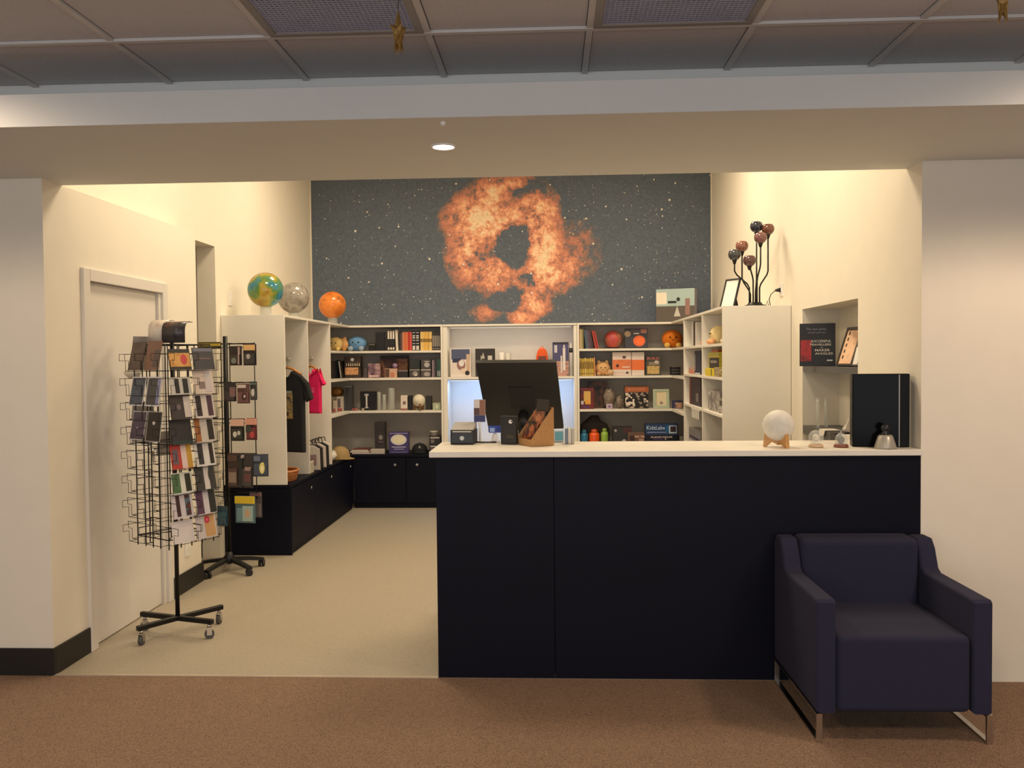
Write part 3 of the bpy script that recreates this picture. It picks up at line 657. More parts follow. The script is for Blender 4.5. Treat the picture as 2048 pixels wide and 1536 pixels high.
row(SH2, YG, [(863.6, 866, 720, (152, 136, 146), 'left one of two thin mauve books on left second shelf'), (866.4, 869, 720, (142, 124, 136), 'right one of two thin mauve books on left second shelf'), (870, 873.4, 719, (62, 58, 64), 'slate book between mauve books and teal ones'), (874, 877, 718, (56, 92, 84), 'left one of two dark teal books at shelf end', 0, ((190, 196, 190), ((.05, .35),))), (877.4, 880.6, 718, (58, 96, 88), 'right one of two dark teal books at shelf end', 0, ((190, 196, 190), ((.05, .35),)))])
# third row
carton('craft_box', 'small white box with pink base near left corner post', 'box', onshelf(664, 801, 671, SH3, 4.72), .08, M((214, 200, 184), .5), [('rect', .5, .15, 1, .3, (196, 110, 106))])
carton('craft_box', 'white box with grey picture and pink base, left third shelf', 'box', onshelf(671.5, 793, 684, SH3, 4.92), .08, M((222, 210, 196), .5), [('rect', .45, .55, .5, .6, (128, 116, 122)), ('rect', .5, .1, 1, .2, (200, 104, 104))])
bm = nb(); add_sphere(bm, (0, 0, .075), .075, 14, 9, (1, 1, .7)); obj('orange_tin', bm, M((150, 102, 48), .5), loc=(-2.36, 5.08, SH3+.13), label='brown-orange round tin behind the small craft boxes', cat='tin')
box('tin_carton', (-2.45, 5.0, SH3), (-2.27, 5.16, SH3+.152), M((176, 160, 140), .6), label='plain tan carton carrying the brown-orange tin', cat='box')
carton('acrylic_stand', 'tall dark glossy display box on left third shelf', 'box', onshelf(686, 771, 703.5, SH3), .10, M((62, 64, 68), .15), [('rect', .5, .96, 1, .05, (120, 126, 132)), ('rect', .15, .5, .06, .8, (96, 98, 102))])
for i, (px, lab, col) in enumerate(((707, 'tiny red die left of its twin, left third shelf', (150, 76, 70)), (713, 'tiny pink die before the black lens box', (176, 112, 104)), (726, 'little beige ring box at the foot of black lens box', (178, 160, 138)))):
    p = at(px, 819, Y=4.985); box('trinket', (-.014, -.012, 0), (.014, .012, .026), M(col, .5), loc=(p.x, 4.985, SH3), label=lab, cat='trinket', bevel=.003)
carton('telescope_lens_box', 'black box with bright white pillar print, left third shelf', 'box', onshelf(719, 783, 750.5, SH3, 5.03), .09, BLACK, [('rect', .42, .45, .1, .62, (216, 210, 204)), ('disc', .42, .82, .3, .14, (176, 172, 166)), ('rect', .42, .14, .24, .05, (190, 184, 178))])
for x0, x1, yt, lab in ((752.5, 761, 784, 'short clear glass tube beside the black lens box'), (763, 771, 789, 'narrow clear glass tube, middle of three'), (774, 788, 776, 'tall wide clear glass cylinder on left third shelf')):
    f = onshelf(x0, yt, x1, SH3); r = f[1]/2
    bm = nb(); add_lathe(bm, [(0, 0), (r, 0), (r, f[2]), (r*.9, f[2]), (r*.9, .01), (0, .01)], 18); obj('glass_tube', bm, GLASS, loc=f[0]+Vector((0, r, 0)), label=lab, cat='vase', group='glass tubes on the third shelf')
carton('white_box', 'tall white box with small grey picture, left of moon lamp', 'box', onshelf(800, 791, 814.5, SH3), .09, M((226, 212, 200), .5), [('rect', .55, .5, .4, .22, (120, 100, 104)), ('rect', .5, .06, 1, .12, (150, 96, 90))])
carton('black_box', 'thin black box behind left side of small moon lamp', 'box', onshelf(815.5, 791, 823.5, SH3), .08, BLACK)
carton('black_box', 'black box right of the small moon lamp', 'box', onshelf(850, 792, 862.5, SH3, 5.06), .08, M((40, 38, 36), .5))
carton('soap_box', 'pale green little box at right end of left third shelf', 'box', onshelf(864, 806, 881, SH3), .08, M((168, 178, 150), .6), [('disc', .55, .5, .4, .6, (206, 210, 186))])
def moonlamp(lab, c, r, z0, col=(238, 228, 206), legs=(150, 98, 52), seed=1):
    t = thing('moon_lamp', lab, 'lamp', (c[0], c[1], z0)); zc = c[2]-z0
    bm = nb(); add_sphere(bm, (0, 0, zc), r, 28, 18); obj('globe', bm, PM([col, tuple(int(x*.93) for x in col), col], 12, .6, seed, bump=.15, name='moon_plaster'), t)
    for k in range(3):
        a = k*2*PI/3+.9; R = Matrix.Rotation(a, 4, 'Z'); zt = zc-r*.66
        pts = [(r*.95, 0), (r*.76, 0), (r*.42, zt*.42), (.0, zt*.15), (.0, zt*.62), (r*.4, zt*.95), (r*.86, zt+r*.22)]
        bm = nb(); add_prism(bm, pts, -r*.13, r*.13); bmesh.ops.transform(bm, matrix=R, verts=bm.verts); obj('wooden_leg', bm, M(legs, .5, var=.15, vscale=40, name='wood'), t)
    return t
moonlamp('small cream moon lamp on wooden stand, left third shelf', at(838, 801, Y=5.0), .068, SH3, legs=(112, 76, 42), seed=3)
# bottom row on the cabinet top
carton('tall_black_box', 'tall black box standing in left bottom bay', 'box', onshelf(747, 845, 769, SB), .11, PM([(40, 38, 38), (58, 52, 52)], 8, seed=4), [('disc', .6, .52, .4, .16, (140, 132, 130)), ('rect', .6, .38, .5, .05, (100, 84, 84)), ('rect', .5, .12, 1, .03, (110, 80, 78))])
for i, (x0, x1, z, col, lab) in enumerate(((704, 742, .001, (150, 110, 108), 'pinkish magazine at bottom of the flat pile, left bottom bay'), (700, 738, .017, (206, 196, 190), 'white magazine in middle of the flat pile'), (702, 736, .033, (120, 62, 50), 'brown-red magazine topping the flat pile'))):
    a = at(x0, 905, Y=4.96); b = at(x1, 905, Y=4.96)
    bm = nb(); add_box(bm, (a.x, 4.95+.01*i, 0), (b.x, 5.2, .014)); add_box(bm, (a.x+.003, 4.949+.01*i, .003), (b.x-.003, 5.19, .011), mi=1); obj('magazine', bm, [M(col, .4), PAPER], loc=(0, 0, SB+z), label=lab, cat='magazine', group='magazines lying in the left bottom bay')
carton('white_box_low', 'white flat box at foot of the tall black box', 'box', onshelf(738, 898, 769, SB, 4.955), .04, M((196, 186, 176), .5))
carton('moon_puzzle_box', 'purple box with big white moon disc picture', 'box', onshelf(775, 864, 817, SB), .07, M((66, 58, 110), .4), [('disc', .5, .64, .8, .5, (226, 220, 214)), ('disc', .5, .64, .55, .32, (240, 230, 196)), ('rect', .5, .3, .7, .05, (176, 170, 206)), ('rect', .5, .2, .5, .05, (150, 144, 186)), ('rect', .5, .06, .8, .04, (120, 112, 160)), ('rect', .5, .94, .9, .04, (150, 140, 180))])
def cap(lab, c, rz, col, r=.085, button=(90, 90, 90)):
    t = thing('baseball_cap', lab, 'cap', c, rz); m = M(col, .85, bump=.3, bscale=300, name='cotton')
    bm = nb(); add_lathe(bm, [(r, 0), (r*1.02, r*.35), (r*.9, r*.8), (r*.6, r*1.12), (r*.2, r*1.25), (0, r*1.26)], 18); obj('crown', bm, m, t)
    bm = nb(); pts = []
    n = 10; A = []; B = []
    for i in range(n+1):
        a = -PI*.82+PI*.64*i/n; A.append((r*math.cos(a), r*math.sin(a), .012)); B.append((r*1.02*math.cos(a), r*math.sin(a)-r*.75*math.sin(PI*i/n)**.6, -.0+.004))
    for z in (0, .004):
        va = [bm.verts.new((x, y, q+z)) for x, y, q in A]; vb = [bm.verts.new((x, y, q+z)) for x, y, q in B]
        for i in range(n): bm.faces.new((va[i], va[i+1], vb[i+1], vb[i]))
    obj('brim', bm, m, t)
    bm = nb(); add_sphere(bm, (0, 0, r*1.27), .008, 8, 6); obj('top_button', bm, M(button, .8), t); return t
p = at(838, 905, Y=5.03); c_ = cap('black baseball cap with small white emblem in left bottom bay', (p.x, 5.08, SB), .15, (24, 24, 28), .084)
lettering('A', c_, 0, .07, .03, M((190, 190, 190), .6), y=-.088)
for i, (z, col, lab) in enumerate(((0, (52, 48, 66), 'dark mug carton at the bottom of mug stack by white post'), (.095, (40, 36, 38), 'dark mug carton topping the stack by the white post'))):
    a = onshelf(856, 884, 881, SB); carton('mug_carton', lab, 'box', (a[0]+Vector((0, 0, z)), a[1], .094), .11, M(col, .5), [('rect', .5, .8, .8, .14, (206, 196, 186)), ('rect', .3, .4, .3, .4, (120, 112, 116))], group='mug cartons')
t = thing('white_mug', 'white lidded tin on top of the mug carton stack', 'tin', (at(868, 870, Y=5.06).x, 5.06, SB+.19)); bm = nb(); add_lathe(bm, [(0, 0), (.045, 0), (.045, .04), (.048, .041), (.048, .05), (0, .052)], 18); obj('body', bm, M((206, 198, 188), .4), t)

# ---------------------------------------------------------------- centre bay
carton('astronaut_box', 'tall white box with astronaut figure picture in the centre bay', 'box', onshelf(900.5, 697, 941.5, SH2), .10, M((226, 214, 204), .4), [('rect', .5, .80, .9, .36, (78, 84, 116)), ('rect', .3, .58, .4, .14, (40, 48, 84)), ('disc', .52, .42, .42, .36, (150, 108, 104)), ('disc', .54, .48, .26, .22, (232, 226, 226)), ('disc', .62, .22, .26, .16, (226, 206, 184)), ('rect', .86, .5, .16, .6, (206, 176, 150)), ('disc', .82, .14, .22, .16, (32, 26, 26))])
carton('black_picture_box', 'black picture box with white sketch lines in the centre bay', 'box', onshelf(950.5, 697, 989.5, SH2), .05, M((44, 38, 36), .5), [('rect', .3, .55, .04, .4, (196, 190, 180)), ('tri', .4, .72, .2, .3, (190, 184, 176)), ('rect', .75, .5, .22, .5, (206, 200, 190))])
for px, yt, r, col, lab in ((1003, 705, .035, (216, 208, 196), 'white mug behind monitor top, leftmost of the pair'), (1016, 706, .032, (190, 184, 172), 'greyish mug behind monitor top, right of white mug')):
    f = onshelf(px-6, yt, px+6, SH2, 5.05); t = thing('mug', lab, 'mug', f[0], -.6); bm = nb(); r = f[1]/2; h = f[2]
    add_lathe(bm, [(0, 0), (r, 0), (r, h), (r*.88, h), (r*.88, .01), (0, .01)], 18); obj('cup', bm, M(col, .3), t)
    bm = nb(); add_torus(bm, (r+.008, 0, h*.5), .024, .005, 12, 6, 'y', (1, 1.5)); obj('handle', bm, M(col, .3), t)
f = onshelf(1072, 696, 1096, SH2, 5.08); t = thing('orange_backpack', 'small orange backpack with dark pocket above the monitor', 'bag', f[0])
w, h = f[1], f[2]; OR = M((226, 92, 34), .8, bump=.3, bscale=200, name='nylon')
bm = nb(); add_prism(bm, [(-w/2, 0), (w/2, 0), (w/2, h*.7), (w*.36, h*.92), (w*.2, h), (-w*.2, h), (-w*.36, h*.92), (-w/2, h*.7)], 0, .09, .012); obj('body', bm, OR, t)
box('pocket', (-w*.32, -.012, h*.45), (w*.32, .002, h*.72), M((120, 62, 56), .7), t, .005)
bm = nb(); add_torus(bm, (0, .05, h), .018, .004, 12, 5, 'y'); obj('grab_loop', bm, OR, t)
carton('rocket_box', 'tall navy box with white rocket pictures in the centre bay', 'box', onshelf(1105, 684, 1137, SH2), .09, M((76, 72, 112), .4), [('rect', .5, .22, 1, .44, ([(150, 104, 90), (196, 150, 134), (120, 84, 80)], 20)), ('rect', .72, .5, .16, .66, (226, 216, 214)), ('tri', .72, .88, .16, .14, (226, 216, 214)), ('rect', .55, .35, .1, .5, (216, 206, 204)), ('rect', .2, .8, .18, .22, (206, 200, 206)), ('rect', .5, .97, .9, .05, (40, 34, 40))])
f = onshelf(1138, 685, 1145.5, SH2); t = thing('toy_rocket', 'white and grey toy rocket standing at right end of centre bay', 'toy', f[0]+Vector((0, .025, 0))); r = f[1]/2; h = f[2]
bm = nb(); add_lathe(bm, [(0, 0), (r, 0), (r, h*.72), (r*.9, h*.82), (r*.5, h*.95), (0, h)], 16); obj('body', bm, M((214, 208, 206), .4), t)
bm = nb(); add_lathe(bm, [(r*1.02, h*.70), (r*1.02, h*.74), (r*.92, h*.84), (r*.8, h*.84)], 16); obj('band', bm, BLACK, t)

# ---------------------------------------------------------------- right back bay
row(SH1, YG, [(1158.2, 1160.2, 657, (176, 132, 92), 'tan book, first at left end of right top shelf'), (1160.6, 1163, 658, (222, 200, 150), 'cream book second on right top shelf'), (1163.4, 1167, 658, (150, 140, 92), 'olive book on right top shelf'),
    (1171.5, 1174.4, 660, (72, 92, 108), 'left one of two slate blue books on right top shelf', -.1), (1174.8, 1177.8, 660, (84, 92, 112), 'right one of two slate blue books on right top shelf', -.1), (1178.2, 1181.6, 660, (92, 66, 78), 'plum book between blue and red ones, right top shelf', -.1),
    (1182, 1185.6, 660, (70, 52, 64), 'dark plum book left of the leaning reds', -.1), (1190.4, 1194, 661, (170, 62, 52), 'left one of two red books leaning on right top shelf', -.2, None, 'leaning red books'), (1194.8, 1198.2, 661, (160, 52, 46), 'right one of two red books leaning on right top shelf', -.2, None, 'leaning red books')])
p = at(1227, 679, Y=5.10); t = thing('planet_ball', 'round red and peach planet ball on right top shelf', 'ball', (p.x, 5.12, SH1)); bm = nb(); add_sphere(bm, (0, 0, .098), .098, 22, 14); obj('ball', bm, PM([(226, 160, 100), (150, 96, 84), (198, 84, 68), (176, 66, 74), (206, 120, 92)], 7, .5, 21), t)
bm = nb(); add_torus(bm, (0, 0, .012), .04, .01, 18, 6); obj('ring_stand', bm, BLACK, t)
carton('planet_book', 'dark picture book with large orange disc cover', 'book', onshelf(1250, 657, 1296, SH1, 5.06), .03, M((54, 56, 66), .5), [('rect', .62, .9, .7, .18, (84, 72, 84)), ('rect', .82, .86, .26, .22, (176, 120, 104)), ('disc', .62, .36, .52, .56, (232, 104, 52)), ('disc', .66, .38, .36, .4, (246, 112, 46)), ('disc', .12, .72, .28, .3, (176, 150, 118)), ('rect', .5, .74, .24, .06, (216, 206, 196))], lean=.08)
plush('orange round plush with yellow feet on right top shelf', (at(1345, 680, Y=5.06).x, 5.10, SH1), .112, (214, 116, 26), feet=((232, 186, 92),), squash=.88)
bm = nb(); add_sphere(bm, (0, 0, .07), .045, 12, 8, (1, 1, 1.5)); obj('pink_plush', bm, M((196, 104, 92), .95, bump=.5, bscale=120), loc=(1.475, 5.02, SH1+.002), label='pink egg-shaped plush right of the orange plush', cat='toy')
for i, (x0, x1) in enumerate(((1160, 1162), (1162.3, 1164.5), (1164.8, 1169), (1169.4, 1173.4), (1173.8, 1176.6), (1177, 1180), (1180.4, 1183.4), (1183.8, 1187.8))):
    row(SH2, YG, [(x0, x1, 716+.6*(i % 3), (206, 172, 70) if i % 3 else (214, 186, 104), ORD[i]+' from left of eight yellow books on right second shelf', -.03, ((128, 96, 30), ((.1, .16), (.4, .8))), 'yellow books on the right second shelf')])
row(SH2, YG, [(1188.6, 1191.4, 715, (206, 142, 92), 'peach-orange book ending the yellow row on right second shelf', -.04)])
plush('big peach plush toy on right second shelf', (at(1206, 735, Y=5.05).x, 5.09, SH2), .084, (220, 176, 122), feet=((206, 156, 112),), ears=((226, 186, 132),))
bm = nb(); add_sphere(bm, (0, 0, .032), .034, 12, 8); obj('small_plush', bm, M((214, 176, 132), .95, bump=.5, bscale=120), loc=(at(1221, 750, Y=4.985).x, 4.985, SH2+.002), label='little cream plush at foot of the big peach plush', cat='toy')
MARS = [('rect', .5, .47, 1, .42, ([(206, 108, 66), (226, 124, 70), (196, 110, 90)], 9)), ('disc', .62, .78, .2, .12, (104, 64, 70)), ('rect', .5, .12, .9, .1, (216, 196, 186))]
carton('space_kit', 'orange and white boxed kit with rover picture, left of its plain mate', 'box', onshelf(1225, 704, 1262.5, SH2), .06, M((226, 208, 198), .5), MARS + [('disc', .26, .42, .16, .14, (92, 40, 22)), ('rect', .72, .36, .4, .05, (236, 206, 190)), ('disc', .78, .12, .14, .1, (70, 58, 62))])
carton('space_kit', 'orange and white boxed kit with plain orange band', 'box', onshelf(1263.5, 704, 1288.5, SH2), .06, M((226, 210, 200), .5), [('rect', .5, .45, 1, .44, ([(226, 112, 62), (236, 116, 48), (206, 112, 84)], 8))])
carton('activity_book', 'dark green book with pink title and yellow pictures', 'book', onshelf(1291.5, 712, 1321.5, SH2, 5.03), .03, M((78, 78, 70), .5), [('text', .5, .87, .82, .13, (226, 128, 116), 'BUILD', .03), ('rect', .5, .27, .8, .42, ([(150, 124, 70), (214, 180, 110), (112, 92, 56)], 26)), ('rect', .55, .6, .7, .16, (140, 124, 104)), ('disc', .72, .68, .3, .16, (206, 190, 178))], lean=.05)
for i, lab in enumerate(('black flat box at bottom of little stack, right second shelf', 'black flat box in middle of little stack, right second shelf', 'black flat box topping little stack, right second shelf')):
    a = onshelf(1342, 752, 1361, SH2, 4.99); carton('flat_box', lab, 'box', (a[0]+Vector((0, 0, i*.031)), a[1], .03), .1, BLACK, [('rect', .5, .9, .9, .12, (140, 130, 116))], group='flat black boxes')
carton('story_box', 'maroon and gold box with bright yellow panel, right third shelf', 'box', onshelf(1160, 776, 1188, SH3), .07, PM([(70, 24, 26), (116, 40, 36), (82, 30, 54)], 9, seed=5), [('rect', .5, .6, .5, .5, (214, 172, 92)), ('rect', .55, .32, .4, .2, (226, 160, 62)), ('disc', .14, .3, .22, .2, (206, 196, 206)), ('rect', .4, .1, .5, .1, (84, 52, 104))])
carton('dark_box', 'dark brown box behind the grey rock figures', 'box', onshelf(1176, 762, 1214, SH3, 5.15), .08, PM([(30, 28, 34), (60, 46, 40), (112, 72, 50), (42, 38, 44)], 12, seed=9))
for px, yt, w_, lab, sd in ((1219, 777, 24, 'large grey rocky lump on right third shelf', 1), (1239, 793, 15, 'small grey-green rocky lump beside the large one', 4)):
    f = onshelf(px-w_/2, yt, px+w_/2, SH3, 5.0); bm = nb(); add_sphere(bm, (0, 0, f[2]*.5), f[1]*.5, 14, 10, (1, .9, f[2]/f[1]*1.0))
    rr = random.Random(sd)
    for v in bm.verts: v.co += Vector((rr.uniform(-1, 1), rr.uniform(-1, 1), rr.uniform(-.5, 1)))*.010
    obj('rock_toy', bm, PM([(92, 80, 70), (150, 134, 120), (112, 100, 88), (170, 152, 140)], 30, .8, sd), loc=f[0]+Vector((0, f[1]*.5, .004)), label=lab, cat='toy')
carton('lilac_box', 'tiny lilac box at the foot of the large grey lump', 'box', onshelf(1212, 808, 1225, SH3, 4.965), .035, M((196, 172, 190), .5), [('disc', .5, .5, .5, .5, (128, 112, 150))])
carton('chess_box', 'box with orange top band and black-and-white pieces picture', 'box', onshelf(1249, 772, 1297, SH3, 5.03), .09, M((60, 44, 38), .5), [('rect', .5, .86, 1, .26, (178, 98, 58)), ('rect', .5, .36, .96, .68, ([(30, 24, 24), (226, 212, 196), (24, 20, 20), (150, 136, 124), (44, 32, 34)], 42, .5, 2, True, 'voronoi')), ('text', .5, .87, .7, .1, (222, 150, 106), 'ROCKS', .02)])
fr_ = onshelf(1306, 778, 1339, SH3, 5.0); t = thing('green_photo_frame', 'pale green frame with cream picture on right third shelf', 'frame', fr_[0]); t.rotation_euler.x = -.1
w, h = fr_[1], fr_[2]; gm = M((176, 186, 160), .5)
for lo, hi in (((-w/2, 0), (w/2, h*.16)), ((-w/2, h*.86), (w/2, h)), ((-w/2, h*.16), (-w*.3, h*.86)), ((w*.3, h*.16), (w/2, h*.86))): box('frame_bar', (lo[0], 0, lo[1]), (hi[0], .018, hi[1]), gm, t, .003)
box('picture', (-w*.3, .006, h*.16), (w*.3, .016, h*.86), M((222, 206, 170), .6), t); 
bm = nb(); add_sphere(bm, (0, .004, h*.3), w*.1, 10, 7, (1, .3, .8)); obj('motif', bm, M((150, 130, 130), .6), t)
carton('blue_box', 'small navy and peach box at right end of right third shelf', 'box', onshelf(1345, 801, 1365, SH3, 4.99), .06, M((52, 54, 92), .5), [('rect', .6, .4, .7, .7, (204, 160, 132)), ('rect', .35, .3, .2, .4, (128, 100, 100))])
# bottom row
f = onshelf(1160, 832, 1219, SB, 5.12); t = thing('black_backpack', 'large dark backpack behind the coloured bottles', 'bag', f[0]); w, h = f[1], f[2]
bm = nb(); add_prism(bm, [(-w/2, 0), (w/2, 0), (w/2, h*.62), (w*.42, h*.76), (w*.2, h*.86), (w*.12, h), (-w*.12, h), (-w*.3, h*.86), (-w*.46, h*.74), (-w/2, h*.6)], 0, .16, .02); obj('body', bm, M((50, 42, 40), .9, bump=.3, bscale=200), t)
box('pocket', (-w*.3, -.02, h*.1), (w*.3, .004, h*.5), M((58, 44, 42), .9), t, .008)
def bottle(lab, x0, x1, yt, col, Y=4.99):
    f = onshelf(x0, yt, x1, SB, Y); r = f[1]/2; h = f[2]; t = thing('drink_bottle', lab, 'bottle', f[0]+Vector((0, r, 0)), 0, 'coloured drink bottles')
    bm = nb(); add_lathe(bm, [(0, 0), (r*.95, 0), (r, .01), (r, h*.74), (r*.9, h*.82), (r*.55, h*.86), (0, h*.86)], 18); obj('flask', bm, M(col, .35), t)
    bm = nb(); add_lathe(bm, [(r*.62, h*.85), (r*.62, h*.96), (r*.4, h), (0, h)], 14); obj('cap', bm, M(tuple(int(x*.8) for x in col), .4), t)
bottle('blue drink bottle, leftmost of the three coloured bottles', 1160, 1176, 860, (44, 120, 158)); bottle('orange drink bottle between blue and green ones', 1177.5, 1199.5, 859, (236, 92, 34)); bottle('lime green drink bottle, right of the orange one', 1201, 1217, 857, (150, 186, 76))
carton('dark_game_box', 'dark grey game box right of green bottle', 'box', onshelf(1225, 853, 1263, SB, 5.06), .08, M((56, 54, 56), .5), [('rect', .78, .86, .44, .2, (84, 48, 52)), ('disc', .14, .84, .14, .1, (176, 172, 166)), ('disc', .6, .42, .24, .16, (190, 178, 176))])
carton('brown_game_box', 'brown and tan box before the dark game box', 'box', onshelf(1255, 865, 1289, SB, 4.98), .06, M((110, 84, 72), .5), [('rect', .6, .8, .8, .1, (190, 160, 138)), ('rect', .8, .4, .3, .6, (176, 140, 122)), ('disc', .72, .78, .14, .12, (150, 90, 80)), ('rect', .25, .6, .3, .5, (66, 44, 42))])
a = onshelf(1288, 870.5, 1357, SB, 4.99); t_ = carton('science_kit', 'black kit box with white lettering under the blue one', 'box', a, .12, M((30, 28, 40), .4), [('text', .5, .90, .62, .10, (226, 206, 200), 'PLANETARIUM', .02), ('rect', .4, .78, .3, .1, (70, 58, 92)), ('tri', .62, .78, .06, .12, (206, 196, 190))])
b = onshelf(1290, 847.5, 1356, SB+a[2]+.002, 4.99); carton('science_kit', 'blue kit box with pale lettering, on top of black one', 'box', b, .12, M((40, 62, 100), .4), [('text', .315, .66, .56, .34, (176, 200, 226), 'KidzLabs', .02), ('rect', .36, .25, .62, .12, (120, 136, 178)), ('rect', .84, .5, .24, .7, (196, 206, 222)), ('rect', .85, .52, .17, .5, (50, 36, 46)), ('rect', .66, .55, .1, .6, (30, 96, 150))])
carton('striped_box', 'narrow grey striped box right of the kit boxes', 'box', onshelf(1358, 872, 1367, SB, 4.99), .08, M((120, 120, 112), .5), [('rect', .25+.25*i, .5, .1, .95, (190, 192, 180)) for i in range(3)])
#PART4

# ---------------------------------------------------------------- right cubbyholes (fronts face into the room, -X)
XC_ = XRF+.03
def cub(x0, y0, x1, z, X=XC_): return frame_of(x0, y0, x1, 700, X=X, z0=z)
CR = -PI/2
for x0, x1, yt, col, lab in ((1383, 1386.5, 644, (206, 202, 198), 'white book first in far top cubbyhole'), (1387, 1390, 643, (50, 46, 46), 'black book second in far top cubbyhole'), (1390.4, 1393.4, 644, (214, 206, 198), 'white book third in far top cubbyhole')):
    book(lab, cub(x0, yt, x1, SR1), .15, col, rotz=CR)
plush('cream round plush in far top cubbyhole beside the white books', (XRF+.10, 3.25, SR1), .075, (232, 208, 150), rotz=CR, feet=((214, 160, 110),))
plush('cream plush with tan feet at left of near top cubbyhole', (XRF+.10, 2.90, SR1), .085, (236, 212, 156), rotz=CR, feet=((226, 168, 120),))
plush('pale yellow plush at right of near top cubbyhole', (XRF+.10, 2.42, SR1), .070, (226, 208, 138), rotz=CR, feet=((216, 196, 170),))
p = Vector((XRF+.22, 2.55, SR1)); t = thing('strap_bag', 'pale bag with dark strap behind the cream plushes', 'bag', p, CR)
bm = nb(); add_prism(bm, [(-.11, 0), (.11, 0), (.10, .15), (-.10, .15)], 0, .07, .012); obj('body', bm, M((206, 190, 176), .8), t)
bm = nb(); add_tube(bm, [(-.09, .03, .14), (-.05, .03, .22), (.02, .03, .22), (.09, .03, .14)], .006, 5); obj('strap', bm, M((74, 58, 46), .7), t)
carton('navy_pouch', 'tall navy pouch with silver zip in far second cubbyhole', 'bag', cub(1389, 701, 1401, SR2), .12, M((42, 46, 64), .6), [('rect', .1, .5, .05, .7, (190, 188, 186)), ('rect', .5, .04, .8, .06, (190, 196, 206))], rotz=CR)
carton('pink_box', 'small pinkish box beside the navy pouch', 'box', cub(1377, 735, 1388, SR2), .08, M((190, 152, 140), .5), [('rect', .5, .3, .9, .4, (206, 124, 96))], rotz=CR)
carton('yellow_black_box', 'black and yellow upright box in near second cubbyhole', 'box', cub(1417, 704, 1438, SR2, XC_+.012), .10, M((200, 184, 60), .5), [('rect', .55, .52, .9, .5, (34, 32, 28)), ('rect', .5, .6, .6, .1, (150, 146, 140)), ('rect', .5, .92, 1, .14, (176, 166, 80))], rotz=CR)
carton('yellow_box', 'bright yellow low box in near second cubbyhole', 'box', cub(1410, 737, 1426, SR2, XRF+.006), .02, M((226, 204, 34), .5), [('rect', .8, .5, .1, .9, (90, 80, 30))], rotz=CR)
carton('pattern_box', 'cream and gold patterned packet beside the bright yellow box', 'box', cub(1428, 735, 1439.5, SR2, XRF+.006), .02, PM([(226, 206, 140), (120, 100, 60), (236, 222, 170)], 40, seed=2), rotz=CR)
b = box('orange_case', (-.13, 0, 0), (.13, .16, .022), M((176, 96, 48), .5), loc=(XC_+.014, cub(1414, 704, 1438, SR2)[0].y, SR2+cub(1414, 704, 1438, SR2, XC_+.012)[2]+.001), label='flat orange-brown case lying on the black and yellow box', cat='case', bevel=.003); b.rotation_euler.z = CR
carton('maroon_book', 'large maroon and charcoal book standing in far third cubbyhole', 'book', cub(1379, 757, 1401, SR3), .06, M((52, 40, 44), .5), [('rect', .06, .5, .12, 1, (120, 48, 40)), ('rect', .7, .3, .22, .3, (120, 112, 112))], rotz=CR)
carton('figure_box', 'grey box with pale standing figures print in near third cubbyhole', 'box', cub(1416, 783, 1439, SR3), .06, PM([(120, 110, 102), (186, 178, 170), (74, 66, 64), (206, 198, 188)], 34, seed=8, kind='voronoi'), rotz=CR)
t = thing('hanging_tags', 'white comb-like strip of tags hanging off far cubby shelf edge', 'tags', (XRF-.004, 3.42, SR3))
box('bar', (-.003, -.22, -.028), (.004, .22, -.001), WHITE, t)
for k in range(5): box('tag', (-.003, -.18+.08*k, -.105), (.001, -.145+.08*k, -.029), PAPER, t, .001)
f = cub(1377, 865, 1401, SB); carton('grey_tin_box', 'grey and white box at bottom of far cubby column', 'box', f, .10, M((128, 124, 124), .5), [('rect', .5, .78, .8, .06, (60, 54, 66)), ('rect', .5, .66, .9, .06, (206, 196, 190))], rotz=CR)
f = cub(1436.5, 866, 1443, SB); t = thing('dark_bottle', 'slim dark bottle at bottom of near cubby column', 'bottle', f[0]+Vector((f[1]/2, 0, 0))); r, h = f[1]/2, f[2]
bm = nb(); add_lathe(bm, [(0, 0), (r, 0), (r, h*.7), (r*.5, h*.85), (r*.5, h), (0, h)], 14); obj('body', bm, M((52, 28, 28), .3), t)
bm = nb(); add_lathe(bm, [(r*1.02, h*.15), (r*1.02, h*.4)], 14); obj('label_band', bm, M((190, 180, 170), .6), t)

